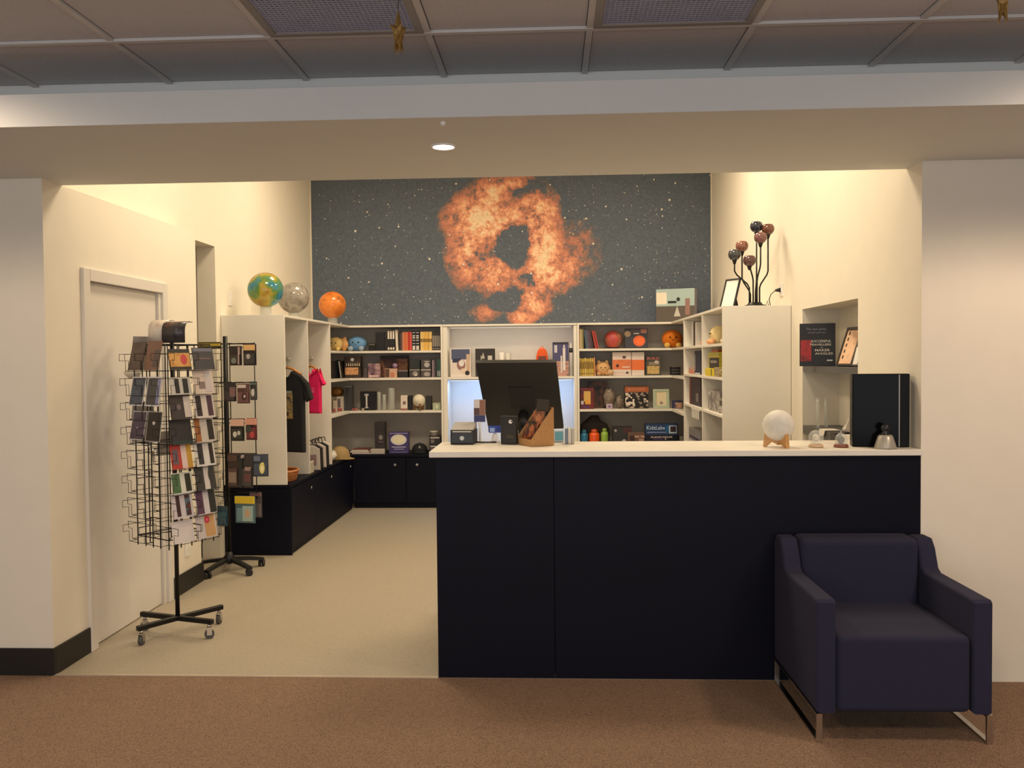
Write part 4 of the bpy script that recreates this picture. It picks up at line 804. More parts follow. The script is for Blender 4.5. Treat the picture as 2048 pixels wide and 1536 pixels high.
# ---------------------------------------------------------------- left wardrobe: shirts, hangers, bags, basket
def tee(lab, x, y, ztop, w, L, col, rz, prints=(), hook=1.62):
    t = thing('tee_shirt', lab, 'shirt', (x, y, ztop), rz); m = M(col, .9, bump=.25, bscale=60, name='jersey', var=.08, vscale=12)
    h = w/2; o_ = [(-h*.28, 0), (-h*.62, -.03), (-h*1.0, -.10), (-h*1.22, -L*.34), (-h*.92, -L*.38), (-h*.80, -L*.26), (-h*.80, -L), (h*.80, -L), (h*.80, -L*.26), (h*.92, -L*.38), (h*1.22, -L*.34), (h*1.0, -.10), (h*.62, -.03), (h*.28, 0), (h*.16, -.045), (0, -.062), (-h*.16, -.045)]
    bm = nb(); add_prism(bm, o_, -.026, .026, .018, 3); obj('fabric', bm, m, t)
    bm = nb(); add_tube(bm, [(-h*.30, -.027, -.002), (-h*.16, -.03, -.05), (0, -.03, -.068), (h*.16, -.03, -.05), (h*.30, -.027, -.002)], .006, 6); obj('collar', bm, m, t)
    for (cx, cz, sx, sz, c) in prints:
        bm = nb(); add_box(bm, (cx-sx/2, -.0275, cz-sz/2), (cx+sx/2, -.026, cz+sz/2)); obj('chest_print', bm, PM(*c) if isinstance(c[0], list) else M(c, .7), t)
    g = thing('coat_hanger', 'wooden hanger with chrome hook holding the '+lab.split(' t-shirt')[0]+' shirt', 'hanger', (x, y, ztop), rz)
    bm = nb(); add_tube(bm, [(-h*.66, 0, -.028), (-h*.3, 0, .012), (0, 0, .03), (h*.3, 0, .012), (h*.66, 0, -.028)], .011, 8); obj('shoulder_bar', bm, M((186, 124, 66), .45, var=.12, vscale=40, name='wood'), g)
    bm = nb(); add_tube(bm, [(0, 0, .03), (0, 0, .07)]+[(.02*math.cos(a)-.0, 0, .095+.022*math.sin(a)) for a in [-PI/2+PI*1.25*k/9 for k in range(10)]], .003, 5); obj('hook', bm, CHROME, g)
pt = at(580, 742, Y=3.02)
tee('long black t-shirt with gold chest print in the wardrobe', pt.x-.02, 3.02, pt.z, .42, .70, (24, 24, 26), -.35, ((-.0, -.30, .13, .22, ([(24, 24, 26), (176, 146, 84), (120, 112, 100), (30, 30, 30)], 26)), (.03, -.19, .06, .04, (150, 150, 150)),))
pt = at(622, 738, Y=3.72)
tee('bright pink t-shirt for a child in the wardrobe', pt.x, 3.72, pt.z, .26, .42, (226, 26, 96), -.25, ((.0, -.2, .09, .05, ([(226, 26, 96), (240, 110, 150)], 40)),))
# slim bags leaning in the second bay
BG = ((212, 204, 192), (34, 32, 34))
for i, (px, lab) in enumerate(((632, 'grey-white folded bag, first of the leaning bags in wardrobe'), (640, 'black folded bag second of the leaning bags in wardrobe'), (648, 'pale folded bag third of the leaning bags in wardrobe'), (656, 'black folded bag fourth of the leaning bags in wardrobe'), (663, 'white folded bag last of the leaning bags in wardrobe'))):
    y = 3.55+.105*i; z = SB
    t = thing('folded_bag', lab, 'bag', (-2.235, y, z), 0, 'folded bags leaning in the wardrobe'); t.rotation_euler = (0, 0, math.radians(28))
    col = ((172, 164, 156), BG[1], (190, 178, 170), BG[1], BG[0])[i]
    bm = nb(); add_prism(bm, [(-.10, 0), (.10, 0), (.095, .20), (.04, .235), (-.04, .235), (-.095, .20)], 0, .045, .01); obj('body', bm, M(col, .85, bump=.2, bscale=120), t)
    bm = nb(); add_tube(bm, [(-.04, .02, .22), (-.03, .02, .275), (.03, .02, .275), (.04, .02, .22)], .005, 5); obj('strap', bm, M(BG[1], .8), t)
    if i in (0, 2): box('printed_panel', (-.06, -.002, .05), (.06, .002, .15), M((120, 96, 100), .7), t)
t = thing('white_crate', 'small white slatted crate at foot of the folded bags', 'crate', (-2.185, 3.44, SB), PI/2)
WD = M((206, 196, 176), .7)
for z in (0, .09): box('rail', (-.06, 0, z), (.06, .012, z+.014), WD, t)
for k in range(5): box('slat', (-.058+.026*k, .001, .014), (-.047+.026*k, .011, .09), WD, t)
box('backing', (-.06, .0125, 0), (.06, .05, .1), M((60, 48, 40), .8), t)
t = thing('wicker_basket', 'shallow orange-brown wicker basket at bottom of wardrobe', 'basket', (-2.33, 2.95, SB))
WK = PM([(112, 62, 28), (176, 110, 54), (206, 142, 82)], 60, .7, 3, name='wicker', bump=.5)
bm = nb()
for k in range(6): 
    z = .006+.013*k; add_torus(bm, (0, 0, z), .135+.004*k, .0075, 28, 6, 'z', (1, 1.1))
for k in range(20):
    a = 2*PI*k/20; add_tube(bm, [(.133*math.cos(a), .146*math.sin(a), 0), (.158*math.cos(a), .174*math.sin(a), .082)], .005, 4)
obj('weave', bm, WK, t, kind='stuff')
bm = nb(); add_torus(bm, (0, 0, .086), .158, .010, 28, 6, 'z', (1, 1.1)); obj('rim', bm, M((206, 140, 88), .6), t)
bm = nb(); add_cyl(bm, (0, 0, 0), (0, 0, .006), .13, n=24); obj('bottom', bm, WK, t)
bm = nb(); add_sphere(bm, (0, 0, 0), .05, 12, 8, (1.6, 1.6, .6)); obj('folded_cloth', bm, M((182, 70, 52), .8, bump=.4, bscale=40), loc=(-2.31, 2.98, SB+.037), label='red cloth bundle lying inside the wicker basket', cat='cloth')
cap('tan straw-coloured cap in the left corner above the cabinets', (-2.20, 4.52, SB), 1.1, (166, 138, 92), .105, (120, 90, 60))
t = thing('white_pouch', 'crumpled white cloth pouch left of the tan cap', 'bag', (-2.24, 4.27, SB))
bm = nb(); add_sphere(bm, (0, 0, .06), .085, 14, 9, (.8, 1, .7)); rr = random.Random(3)
for v in bm.verts: v.co += Vector((rr.uniform(-1, 1), rr.uniform(-1, 1), rr.uniform(-.3, 1)))*.007
obj('body', bm, M((226, 218, 204), .85), t); bm = nb(); add_torus(bm, (.02, -.03, .10), .022, .004, 12, 5, 'y'); obj('drawstring', bm, M((90, 80, 74), .8), t)

# ---------------------------------------------------------------- on and behind the counter
t = thing('staff_desk', 'low white desk behind the counter carrying the monitor', 'desk', (.1, .49, 0))
box('desk_top', (-.6, 0, .71), (1.2, .62, .735), WHITE, t, .003)
for x in (-.58, 1.14): box('side_panel', (x, .02, 0), (x+.03, .6, .709), WHITE, t)
TL, TR, BR, BL = at(951, 726, Y=.60), at(1112, 725, Y=.57), at(1127, 857, Y=.83), at(978, 863, Y=.88)
cen = (TL+TR+BR+BL)/4; t = thing('monitor', 'big black tilted touch monitor seen from behind on the counter', 'monitor', (cen.x, cen.y, .737))
nrm = (TR-TL).cross(BL-TL).normalized(); nrm = nrm if nrm.y > 0 else -nrm
def slab(nm, d0, d1, k, mat, par):
    bm = nb(); q = [cen+(v-cen)*k-t.location for v in (TL, TR, BR, BL)]
    A = [bm.verts.new(v+nrm*d0) for v in q]; B = [bm.verts.new(v+nrm*d1) for v in q]
    bm.faces.new(A); bm.faces.new(B[::-1])
    for i in range(4): bm.faces.new((A[i], B[i], B[(i+1) % 4], A[(i+1) % 4]))
    return obj(nm, bm, mat, par)
MON = M((30, 30, 30), .4, name='monitor_plastic')
slab('back_shell', 0, .03, 1, MON, t); slab('screen', .0302, .033, .95, M((150, 180, 220), .2, emit=.6, name='screen'), t)
slab('vent_panel', -.004, 0, .3, M((24, 24, 24), .6), t)
bm = nb(); q = cen*.5+(BL+BR)*.25-t.location; add_cyl(bm, q-nrm*.001, q-nrm*.04-Vector((0, 0, .06)), .03, .03, 12); add_cyl(bm, q-nrm*.04-Vector((0, 0, .05)), (0, .08, .02), .028, .03, 12); obj('stand_neck', bm, MON, t)
box('stand_foot', (-.12, -.05, 0), (.12, .14, .018), MON, t, .004)
DK = WT
p = at(924, 889, Z=DK); t = thing('receipt_printer', 'compact black printer with grey lid and pale round logo', 'printer', (p.x, p.y, DK), -.08)
w = .128
bm = nb(); add_prism(bm, [(-w/2, 0), (w/2, 0), (w/2, .078), (-w/2, .078)], 0, .13, .008); obj('body', bm, M((30, 34, 40), .4), t)
bm = nb(); A = [bm.verts.new(v) for v in ((-w/2+.004, .006, .079), (w/2-.004, .006, .079), (w/2-.004, .125, .112), (-w/2+.004, .125, .112), (-w/2+.004, .006, .074), (w/2-.004, .006, .074), (w/2-.004, .125, .074), (-w/2+.004, .125, .074))]
for q in ((0, 1, 2, 3), (4, 7, 6, 5), (0, 4, 5, 1), (1, 5, 6, 2), (2, 6, 7, 3), (3, 7, 4, 0)): bm.faces.new([A[i] for i in q])
obj('lid', bm, M((150, 146, 142), .4), t)
bm = nb(); add_prism(bm, [(.012*math.cos(2*PI*i/20), .034+.012*math.sin(2*PI*i/20)) for i in range(20)], -.0015, .0); obj('logo_disc', bm, M((190, 196, 198), .4), t)
box('paper_slot', (-w*.4, -.001, .066), (w*.4, .002, .072), M((196, 186, 172), .4), t)
p = at(960, 882, Z=DK); p.y = .44; p.x = at(960, 882, Y=.44).x; t = thing('sign_holder', 'white stand with small colour photo between printer and monitor', 'sign', (p.x, p.y, DK), -.1)
box('foot', (-.02, -.02, 0), (.02, .03, .006), WP, t, .002); bm = nb(); add_cyl(bm, (0, .0, .006), (0, .0, .115), .006, n=10); obj('post', bm, WP, t)
box('photo', (-.032, -.004, .112), (.032, .0, .235), M((206, 196, 190), .4), t)
deco_t = t; 
for lo, hi, c in (((-.031, .19), (.0, .234), (226, 216, 210)), ((.001, .15), (.031, .234), (150, 104, 80)), ((-.031, .15), (.0, .189), (92, 62, 58)), ((-.031, .113), (.031, .149), (52, 60, 104))): box('photo_area', (lo[0], -.0052, lo[1]), (hi[0], -.0042, hi[1]), M(c, .5), t)
p = at(990, 879, Z=DK); p.y = .43; p.x = at(990, 879, Y=.43).x; t = thing('card_reader', 'blue-topped card reader on white stand in front of monitor', 'card reader', (p.x, p.y, DK), .15)
bm = nb(); add_prism(bm, [(-.022, 0), (.022, 0), (.008, .05), (-.006, .05)], -.015, .02, .002); obj('stand', bm, WP, t)
bm = nb(); add_box(bm, (-.034, -.028, .055), (.034, .03, .09), .004, 2); obj('reader', bm, M((42, 66, 160), .35), t); box('keypad', (-.03, -.0295, .06), (-.004, -.0285, .082), M((150, 176, 226), .4), t); lettering('A', t, .012, .072, .018, M((24, 30, 70), .5), y=-.0285)
p = at(976, 881, Z=DK); p.y = .42; bm = nb(); add_tube(bm, [(-.06, .02, .004), (-.02, -.008, .004), (.03, .0, .004), (.07, .03, .004)], .0035, 5); obj('black_cable', bm, BLACK, loc=(p.x, p.y-.02, DK+.001), label='short black cable lying on the worktop before card reader', cat='cable')
p = at(1018, 887, Z=DK)
carton('black_book_box', 'black boxed book with white round moon emblem on counter', 'book', (Vector((p.x, p.y-.045, DK)), .088, .152), .032, M((34, 32, 30), .5), [('disc', .64, .80, .24, .14, (226, 222, 216)), ('disc', .70, .82, .10, .05, (60, 58, 56)), ('rect', .6, .30, .5, .012, (120, 104, 70)), ('rect', .6, .24, .5, .012, (120, 104, 70)), ('rect', .02, .5, .03, .96, (60, 56, 54))], rotz=-.32)
p = at(1084, 889, Z=DK); t = thing('card_holder', 'brown cardboard counter display holder with sloping side', 'display stand', (p.x-.095, p.y-.035, DK), math.radians(-62))
KB = M((172, 128, 80), .85, var=.08, vscale=60, name='cardboard')
for x in (-.085, .081):
    bm = nb(); pts = [(0, 0), (.135, 0), (.135, .20), (.128, .20), (.0, .035)]
    A = [bm.verts.new((x, a, b)) for a, b in pts]; B = [bm.verts.new((x+.004, a, b)) for a, b in pts]; bm.faces.new(A); bm.faces.new(B[::-1])
    for i in range(5): bm.faces.new((A[i], B[i], B[(i+1) % 5], A[(i+1) % 5]))
    obj('side_panel', bm, KB, t)
box('back_panel', (-.08, .131, 0), (.08, .135, .2), KB, t); box('bottom_panel', (-.08, .004, 0), (.08, .13, .004), KB, t); box('front_lip', (-.08, 0, 0), (.08, .004, .035), KB, t)
NB = ([(26, 22, 26), (40, 28, 28), (120, 66, 44), (190, 110, 70), (60, 36, 34)], 16)
for i, (dy, hh, tilt, lab, seed) in enumerate(((.018, .125, -.28, 'postcard with amber nebula print in front of cardboard holder', 1), (.058, .175, -.22, 'larger dark nebula postcard behind the amber one in holder', 5), (.098, .235, -.08, 'tallest dark sheet, standing in for a dark reflection behind cardboard holder', 9))):
    c, s_ = math.cos(t.rotation_euler.z), math.sin(t.rotation_euler.z)
    q = Vector((-dy*s_, dy*c, 0))+t.location
    k = thing('holder_sheet', lab, 'card', (q.x, q.y, DK+.006), t.rotation_euler.z); k.rotation_euler.x = tilt
    box('sheet', (-.072, 0, 0), (.072, .002, hh), PM(NB[0] if i < 2 else [(24, 24, 26), (34, 30, 34), (44, 34, 40)], NB[1], .3, seed), k)  # the last, tallest sheet is a dark reflection put in as a solid sheet
    if i == 1: 
        bm = nb(); add_prism(bm, [(.03*math.cos(2*PI*j/16), hh*.75+.03*math.sin(2*PI*j/16)) for j in range(16)], -.001, 0); obj('printed_disc', bm, PM([(150, 84, 56), (206, 128, 88), (120, 70, 52)], 30, .4, 3), k)
p = at(1117, 884, Z=DK); carton('cyan_card_box', 'small cyan and white box right of the cardboard holder', 'box', (Vector((p.x, p.y+.0, DK)), .058, .066), .03, M((206, 226, 236), .4), [('rect', .55, .5, .75, .7, (120, 200, 226))])
for i, (px, col, lab) in enumerate(((1133, (110, 120, 136), 'thin slate booklet, first of the upright booklets by the post'), (1139, (206, 198, 182), 'cream booklet, middle of the upright booklets by the post'), (1146, (176, 168, 152), 'beige booklet, last of the upright booklets by the post'))):
    p = at(px, 888, Z=DK); book(lab, (Vector((p.x, p.y, DK)), .014, .082), .09, col)
p = at(1557, 893, Z=DK); q = at(1557, 851, Y=p.y); moonlamp('large white moon lamp on wooden legs, right side of counter', (q.x, p.y, q.z), .079, DK, (232, 228, 218), (196, 146, 88), 5)
for px, lab, inner in ((1632, 'clear glass snow globe with pale crystal on the counter', (226, 216, 196)), (1682, 'glass dome with dark ball on red base on the counter', (70, 56, 48))):
    p = at(px, 894, Z=DK); t = thing('glass_dome', lab, 'ornament', (p.x, p.y, DK)); red = px > 1650
    bm = nb(); add_lathe(bm, [(0, 0), (.036, 0), (.034, .012), (.026, .016), (0, .016)], 20); obj('base', bm, M((128, 74, 58) if red else (206, 176, 142), .4), t)
    bm = nb()
    if red: add_lathe(bm, [(.030, .016), (.031, .035), (.026, .055), (.014, .068), (.004, .073), (.003, .082), (0, .083)], 20)
    else: add_lathe(bm, [(.022, .0165), (.034, .035), (.037, .05), (.034, .065), (.022, .08), (0, .087)], 20)
    obj('glass', bm, GLASS, t)
    bm = nb(); add_sphere(bm, (0, 0, .036 if red else .046), .018, 12, 8, (1, 1, 1.1)); obj('core', bm, M(inner, .5), t)
p = at(1764, 897, Z=DK); t = thing('black_display_case', 'glossy black upright display case at right end of counter', 'case', (at(1762, 897, Y=.09).x, .09, DK), -.16)
w, h = .268, .365
box('shell', (-w/2, .004, 0), (w/2, .075, h), M((12, 12, 13), .3, name='gloss_black', spec=.06), t, .003)
box('front_panel', (-w/2+.003, 0, .003), (w/2-.055, .004, h-.004), M((9, 10, 11), .12, name='gloss_black', spec=.08), t)
box('edge_strip', (w/2-.052, .001, .003), (w/2-.046, .004, h-.004), M((120, 116, 106), .3, .6), t); box('side_frame', (w/2-.044, .0, .003), (w/2-.003, .004, h-.004), M((22, 22, 22), .4, spec=.1), t)
p = at(1765, 895, Z=DK); t = thing('bell_stand', 'silver bell-shaped stand with dark ball in front of black case', 'ornament', (p.x, .028, DK))
bm = nb(); add_lathe(bm, [(0, 0), (.052, 0), (.052, .006), (.036, .058), (.030, .066), (0, .068)], 22); obj('cone', bm, M((176, 170, 158), .35, .3), t)
bm = nb(); add_lathe(bm, [(.020, .067), (.024, .074), (.012, .080), (.022, .092), (.022, .108), (.012, .118), (0, .12)], 16); obj('dark_ball', bm, M((36, 36, 38), .15), t)

# ---------------------------------------------------------------- niche in the right wall
GSH = M((84, 82, 82), .5, name='grey_shelf')
for z, th, lab in ((1.535, .04, 'dark grey upper shelf of the wall niche, black and red book on it'), (1.112, .06, 'dark grey lower shelf of the wall niche, glass tubes on it')):
    box('niche_shelf', (XR+.004, .858, z-th), (XR+.259, 1.953, z-.0015), GSH, label=lab, cat='shelf')
fr = frame_of(1597, 647, 1662, 731, Y=1.66, z0=1.535)
t = carton('display_book', 'black and red display book with pale lettering in the niche', 'book', (fr[0]+Vector((.012, -.02, 0)), .23, fr[2]), .03, M((30, 28, 30), .45), [('rect', .18, .36, .3, .5, ([(60, 22, 24), (176, 40, 40), (128, 34, 34)], 12)), ('text', .46, .86, .56, .07, (120, 122, 126), 'The next great', .01), ('text', .48, .78, .5, .05, (120, 122, 126), 'small planet', .01), ('text', .6, .58, .56, .055, (206, 198, 182), 'SUCCESSFUL', .015), ('text', .58, .5, .6, .05, (206, 198, 182), 'TRAVELLERS', .015), ('text', .62, .43, .06, .03, (190, 180, 170), 'to', .01), ('text', .64, .37, .42, .055, (206, 198, 182), 'MAKER', .015), ('text', .68, .29, .5, .05, (206, 198, 182), 'ANGLES', .015), ('rect', .84, .13, .16, .03, (206, 206, 206))], rotz=-.28, lean=.06)
t = thing('leaning_frame', 'black leaning frame with peach print in the niche', 'frame', (XR+.06, 1.28, 1.542), math.radians(-74)); t.rotation_euler.x = -.34
w, h = .17, .262
for lo, hi in (((-w/2, 0), (w/2, .014)), ((-w/2, h-.02), (w/2, h)), ((-w/2, .014), (-w/2+.012, h-.02)), ((w/2-.022, .014), (w/2, h-.02))): box('frame_bar', (lo[0], 0, lo[1]), (hi[0], .02, hi[1]), M((40, 34, 32), .4), t)
box('print', (-w/2+.012, .006, .014), (w/2-.022, .018, h-.02), PM([(226, 178, 142), (236, 196, 160), (190, 140, 110)], 14, .5, 4), t)
for k in range(5): box('printed_line', (-.05, .0045, .05+.04*k), (-.038, .0055, .072+.04*k), M((60, 46, 40), .5), t)
t = thing('grey_album', 'grey-brown album leaning behind the peach frame in niche', 'book', (XR+.085, 1.04, 1.542), math.radians(-76)); t.rotation_euler.x = -.26
box('cover', (-.1, 0, 0), (.1, .025, .235), PM([(120, 104, 98), (96, 84, 82), (146, 124, 116)], 10, .4, 3), t, .002); box('white_mat', (-.09, -.001, .01), (-.045, 0, .12), PAPER, t)
for px, lab in ((1642, 'left one of two clear glass tubes in the niche'), (1650, 'right one of two clear glass tubes in the niche')):
    p = Vector((XR+(.03 if px < 1646 else .085), 0, 0)); bm = nb(); add_lathe(bm, [(0, 0), (.012, 0), (.012, .205), (.010, .205), (.010, .006), (0, .006)], 14); obj('glass_tube', bm, GLASS, loc=(p.x, 1.70, 1.112), label=lab, cat='vase', group='glass tubes in the niche')
t = thing('niche_photo', 'small grey photo frame leaning above white papers in niche', 'frame', (XR+.075, 1.18, 1.125), math.radians(-68)); t.rotation_euler.x = -.4
box('frame_bar', (-.06, .0, 0), (.06, .014, .15), M((128, 122, 116), .4), t, .002); box('picture', (-.048, -.0015, .012), (.048, .0, .138), PM([(126, 112, 104), (150, 138, 128), (104, 92, 86)], 12, .4, 7), t); box('backing', (-.055, .014, .004), (.055, .022, .146), BLACK, t)
bm = nb(); add_torus(bm, (0, 0, .1), .07, .0018, 26, 4, 'x'); add_cyl(bm, (0, 0, 0), (0, 0, .03), .004, n=8); obj('wire_hoop', bm, M((196, 184, 160), .3, .8), loc=(XR+.2, 1.34, 1.1135), label='thin wire hoop standing in niche beside the small photo', cat='ornament')
for i, (px, ww, lab) in enumerate(((1646, .12, 'white paper sheet hanging over niche shelf edge, left one'), (1668, .10, 'dark folded cloth lying on niche shelf edge between papers'), (1694, .16, 'white folded cloth on niche shelf edge, below small photo'))):
    y = at(px, 855, X=XR).y; c = (216, 208, 196) if i != 1 else (60, 54, 52)
    t = thing('paper_drape', lab, 'cloth', (XR, y, 1.112), 0)
    box('top_fold', (.002, -ww/2, 0), (.09, ww/2, .007), M(c, .7), t, .002); 
    bm = nb(); A = [bm.verts.new(v) for v in ((-.004, -ww/2, .006), (-.004, ww/2, .006), (-.010, ww*.3, -.04-.02*i), (-.008, -ww*.4, -.03))]; B = [bm.verts.new(v.co+Vector((-.003, 0, 0))) for v in A]
    bm.faces.new(A); bm.faces.new(B[::-1])
    for k in range(4): bm.faces.new((A[k], B[k], B[(k+1) % 4], A[(k+1) % 4]))
    obj('hanging_fold', bm, M(c, .7), t)
for i, (y, lab) in enumerate(((1.02, 'white draped jewellery stand at near end of the niche'), (1.42, 'small white draped stand behind the wire hoop in niche'))):
    bm = nb(); add_lathe(bm, [(0, 0), (.05, 0), (.045, .02), (.02, .05), (.012, .085), (0, .09)], 16); obj('jewellery_stand', bm, M((206, 200, 190), .6), loc=(XR+.15, y, 1.112), label=lab, cat='stand')
#PART5

# ================================================================== wire spinner with postcards
def rad(a): return math.radians(a)
RX, RY = -2.205, .65
t = thing('postcard_spinner', 'black wire postcard spinner on chrome casters before the white door', 'display rack', (RX, RY, 0))
bm = nb(); add_cyl(bm, (0, 0, .095), (0, 0, 1.72), .013, n=10); obj('pole', bm, BLKMETAL, t)
for a, L in ((163, .27), (343, .25), (235, .25), (52, .29)):
    u = Vector((math.cos(rad(a)), math.sin(rad(a)), 0)); R4 = Matrix.Rotation(rad(a), 4, 'Z')
    bm = nb(); add_box(bm, (.0, -.014, .085), (L, .014, .113), .003, 1, R4); arm = obj('base_arm', bm, BLKMETAL, t)
    c = u*(L-.025); cm = nb()
    add_cyl(cm, (c.x, c.y, .084), (c.x, c.y, .066), .010, n=8)
    for sgn in (-1, 1): add_box(cm, (-.014, sgn*.013-.0015, .022), (.014, sgn*.013+.0015, .068), 0, 1, Matrix.Translation((c.x, c.y, 0)) @ Matrix.Rotation(rad(a+40), 4, 'Z'))
    cs = obj('caster', cm, CHROME, arm); d = Vector((-math.sin(rad(a+40)), math.cos(rad(a+40)), 0))*.011
    wm = nb(); add_cyl(wm, c-d+Vector((0, 0, .0275)), c+d+Vector((0, 0, .0275)), .0275, n=16); obj('wheel', wm, M((74, 74, 72), .5), arm)
HS = .148; PH = .14; NR = 8; Z0 = .575; WR = .0026
NAMES = {'R': -31, 'L': -121, 'B': 149, 'K': 59}
def cage_pt(phi, x, d, z):
    n = Vector((math.cos(rad(phi)), math.sin(rad(phi)), 0)); xl = Vector((-n.y, n.x, 0))      # xl: to the right seen from outside
    return n*(HS+d)+xl*x+Vector((0, 0, z))
for z in (.60, 1.14, 1.705):
    bm = nb(); pts = [cage_pt(a, HS, 0, z) for a in (-31, 59, 149, 239)]; add_tube(bm, pts+[pts[0]], .0036, 5)
    for p in pts: add_tube(bm, [p, Vector((0, 0, z+(.012 if z < 1 else 0)))], .003, 4)
    obj('cage_ring', bm, BLKMETAL, t)
for f, a in NAMES.items():
    for x in (-HS, -.07, .0, .07):
        bm = nb(); add_tube(bm, [cage_pt(a, x, 0, .545), cage_pt(a, x, 0, 1.705)], .0036, 5); obj('upright_wire', bm, BLKMETAL, t)
bm = nb()
for sx in (-.073, .073): add_tube(bm, [(sx, 0, .098), (sx, -.088, .098), (sx, -.088, .06), (sx, -.05, .06), (sx, -.05, .0), (sx, 0, 0)], WR*.75, 4)
add_tube(bm, [(-.073, -.05, .0), (.073, -.05, .0)], WR*.75, 4); add_tube(bm, [(-.073, 0, .098), (.073, 0, .098)], WR*.75, 4)
pk = obj('wire_pocket', bm, BLKMETAL, t); first = True
for f, a in NAMES.items():
    for k in range(NR):
        for c in (-.078, .078):
            if first: o = pk; first = False
            else: o = pk.copy(); C.objects.link(o); o.parent = t
            o.location = cage_pt(a, c, .002, Z0+PH*k); o.rotation_euler.z = rad(a+90)
def postcard(face, col, r, lab, base, items=(), w=.135, h=.142, lean=.20, z=None, dd=0, name='postcard', cat='postcard', back=False):
    a = NAMES[face]; p = cage_pt(a, col, .044+dd, (Z0+PH*(NR-r) if z is None else z)+.006)+Vector((RX, RY, 0))
    k = thing(name, lab, cat, p, rad(a+90), 'postcards in the wire spinner'); k.rotation_euler.x = -lean
    box('card', (-w/2, 0, 0), (w/2, .0016, h), base if not isinstance(base, tuple) else M(base, .4, name='card'), k); deco(k, w, h, items); return k
A_, B_ = -.078, .078
DK1, DK2 = (44, 38, 40), (58, 50, 56); WH = (222, 212, 206)
V = lambda x, wd, c, z=.5, hh=.84: ('rect', x, z, wd, hh, c)
postcard('R', A_, 1, 'orange landscape postcard with red flower in top row of spinner', (40, 36, 38), [('rect', .5, .48, .94, .66, ([(190, 130, 66), (222, 166, 92), (206, 150, 80)], 16)), ('disc', .68, .5, .3, .5, (206, 74, 76)), V(.18, .02, (120, 84, 50), .4, .3)], w=.141, h=.12)
postcard('R', B_, 1, 'slate grey landscape postcard in top row, right of the orange one', (60, 60, 70), [('rect', .5, .9, .9, .14, (110, 112, 130)), ('rect', .5, .5, .7, .08, (110, 86, 88))], w=.141, h=.128)
postcard('R', A_, 2, 'white postcard with two slanting black bars in second row', (206, 202, 196), [V(.34, .2, (26, 22, 24)), V(.74, .24, (34, 36, 36))], h=.1)
postcard('R', B_, 2, 'pinkish white postcard with small grey figures in second row', (222, 204, 192), [('rect', .4, .35, .3, .3, (140, 120, 118)), V(.72, .3, (212, 202, 204))])
postcard('R', A_, 3, 'dark plum and white postcard in third row', DK2, [V(.84, .34, WH), ('disc', .42, .5, .2, .24, (120, 104, 112))])
postcard('R', B_, 3, 'white postcard with two dark plum bars in third row', WH, [V(.24, .26, (44, 32, 40)), V(.8, .26, (76, 48, 66))])
postcard('R', A_, 4, 'plain dark navy landscape postcard in fourth row', (40, 38, 48), [('rect', .5, .08, .98, .12, (34, 60, 58))], w=.141)
postcard('R', B_, 4, 'brown, white and black striped postcard in fourth row', (206, 198, 190), [V(.16, .26, (166, 100, 48), .5, .95), V(.8, .28, (36, 28, 26))])
postcard('R', A_, 5, 'red, pale pink and gold striped postcard in fifth row', (190, 62, 56), [V(.22, .26, (112, 92, 104), .5, .6), V(.62, .26, (232, 206, 200), .5, .96), V(.87, .24, (206, 160, 62), .5, .96)])
postcard('R', B_, 5, 'white postcard with two black pictures in fifth row', (226, 222, 218), [V(.28, .26, (52, 50, 58)), V(.82, .2, (46, 34, 30))])
postcard('R', A_, 6, 'green, white and dark postcard in sixth row', (224, 226, 214), [V(.22, .38, ([(62, 96, 60), (88, 122, 82), (52, 66, 52)], 20), .5, .9), V(.78, .26, (44, 46, 38))], h=.12)
postcard('R', B_, 6, 'charcoal postcard with curving white shape in sixth row', (62, 62, 62), [V(.56, .26, (216, 208, 206), .5, .95), ('disc', .78, .6, .28, .6, (50, 52, 54))])
postcard('R', A_, 7, 'white postcard with red and black diagonal picture in seventh row', (214, 206, 212), [V(.3, .18, (66, 40, 42)), V(.76, .24, ([(150, 62, 52), (60, 40, 42), (110, 140, 160)], 26))])
postcard('R', B_, 7, 'plum, white and black postcard in seventh row', (212, 206, 210), [V(.2, .34, (92, 62, 88), .5, .94), V(.82, .32, (38, 40, 42), .5, .94)])
postcard('R', A_, 8, 'plain white card in bottom row of spinner', (226, 218, 218), [], h=.125, w=.14)
postcard('R', B_, 8, 'grey card with red flower over tan in bottom row of spinner', (206, 198, 198), [('rect', .68, .5, .5, .9, ([(196, 150, 96), (206, 166, 118)], 14)), ('disc', .56, .74, .26, .3, (206, 60, 84)), ('disc', .56, .74, .1, .12, (240, 120, 140))])
postcard('L', A_, 1, 'dark brown tall postcard in top row, left face of spinner', (72, 60, 54), [V(.5, .9, ([(66, 58, 54), (96, 80, 70), (60, 50, 46)], 10), .5, .94)], h=.165, lean=.24)
postcard('L', B_, 1, 'reddish brown tall postcard in top row, left face of spinner', (128, 94, 78), [V(.75, .4, (98, 84, 80), .4, .6)], h=.165, lean=.2)
postcard('L', A_, 2, 'slate blue nebula postcard with white border, left face', (216, 214, 212), [V(.5, .88, ([(58, 62, 70), (86, 94, 108), (52, 54, 58)], 14), .5, .92)], h=.168, z=Z0+PH*5.55, lean=.2)
postcard('L', B_, 2, 'slate and lilac postcard with white border, left face', (214, 212, 212), [V(.46, .76, (84, 82, 82), .5, .9), V(.82, .18, (140, 142, 176), .5, .9)], h=.168, z=Z0+PH*5.55, lean=.16)
postcard('L', A_, 3, 'dark purple tall postcard in third row, left face', (200, 196, 196), [V(.5, .9, ([(62, 54, 66), (92, 80, 96), (50, 46, 52)], 12), .5, .93), ('disc', .45, .4, .12, .1, (170, 160, 180))], h=.168, z=Z0+PH*4.15, lean=.2)
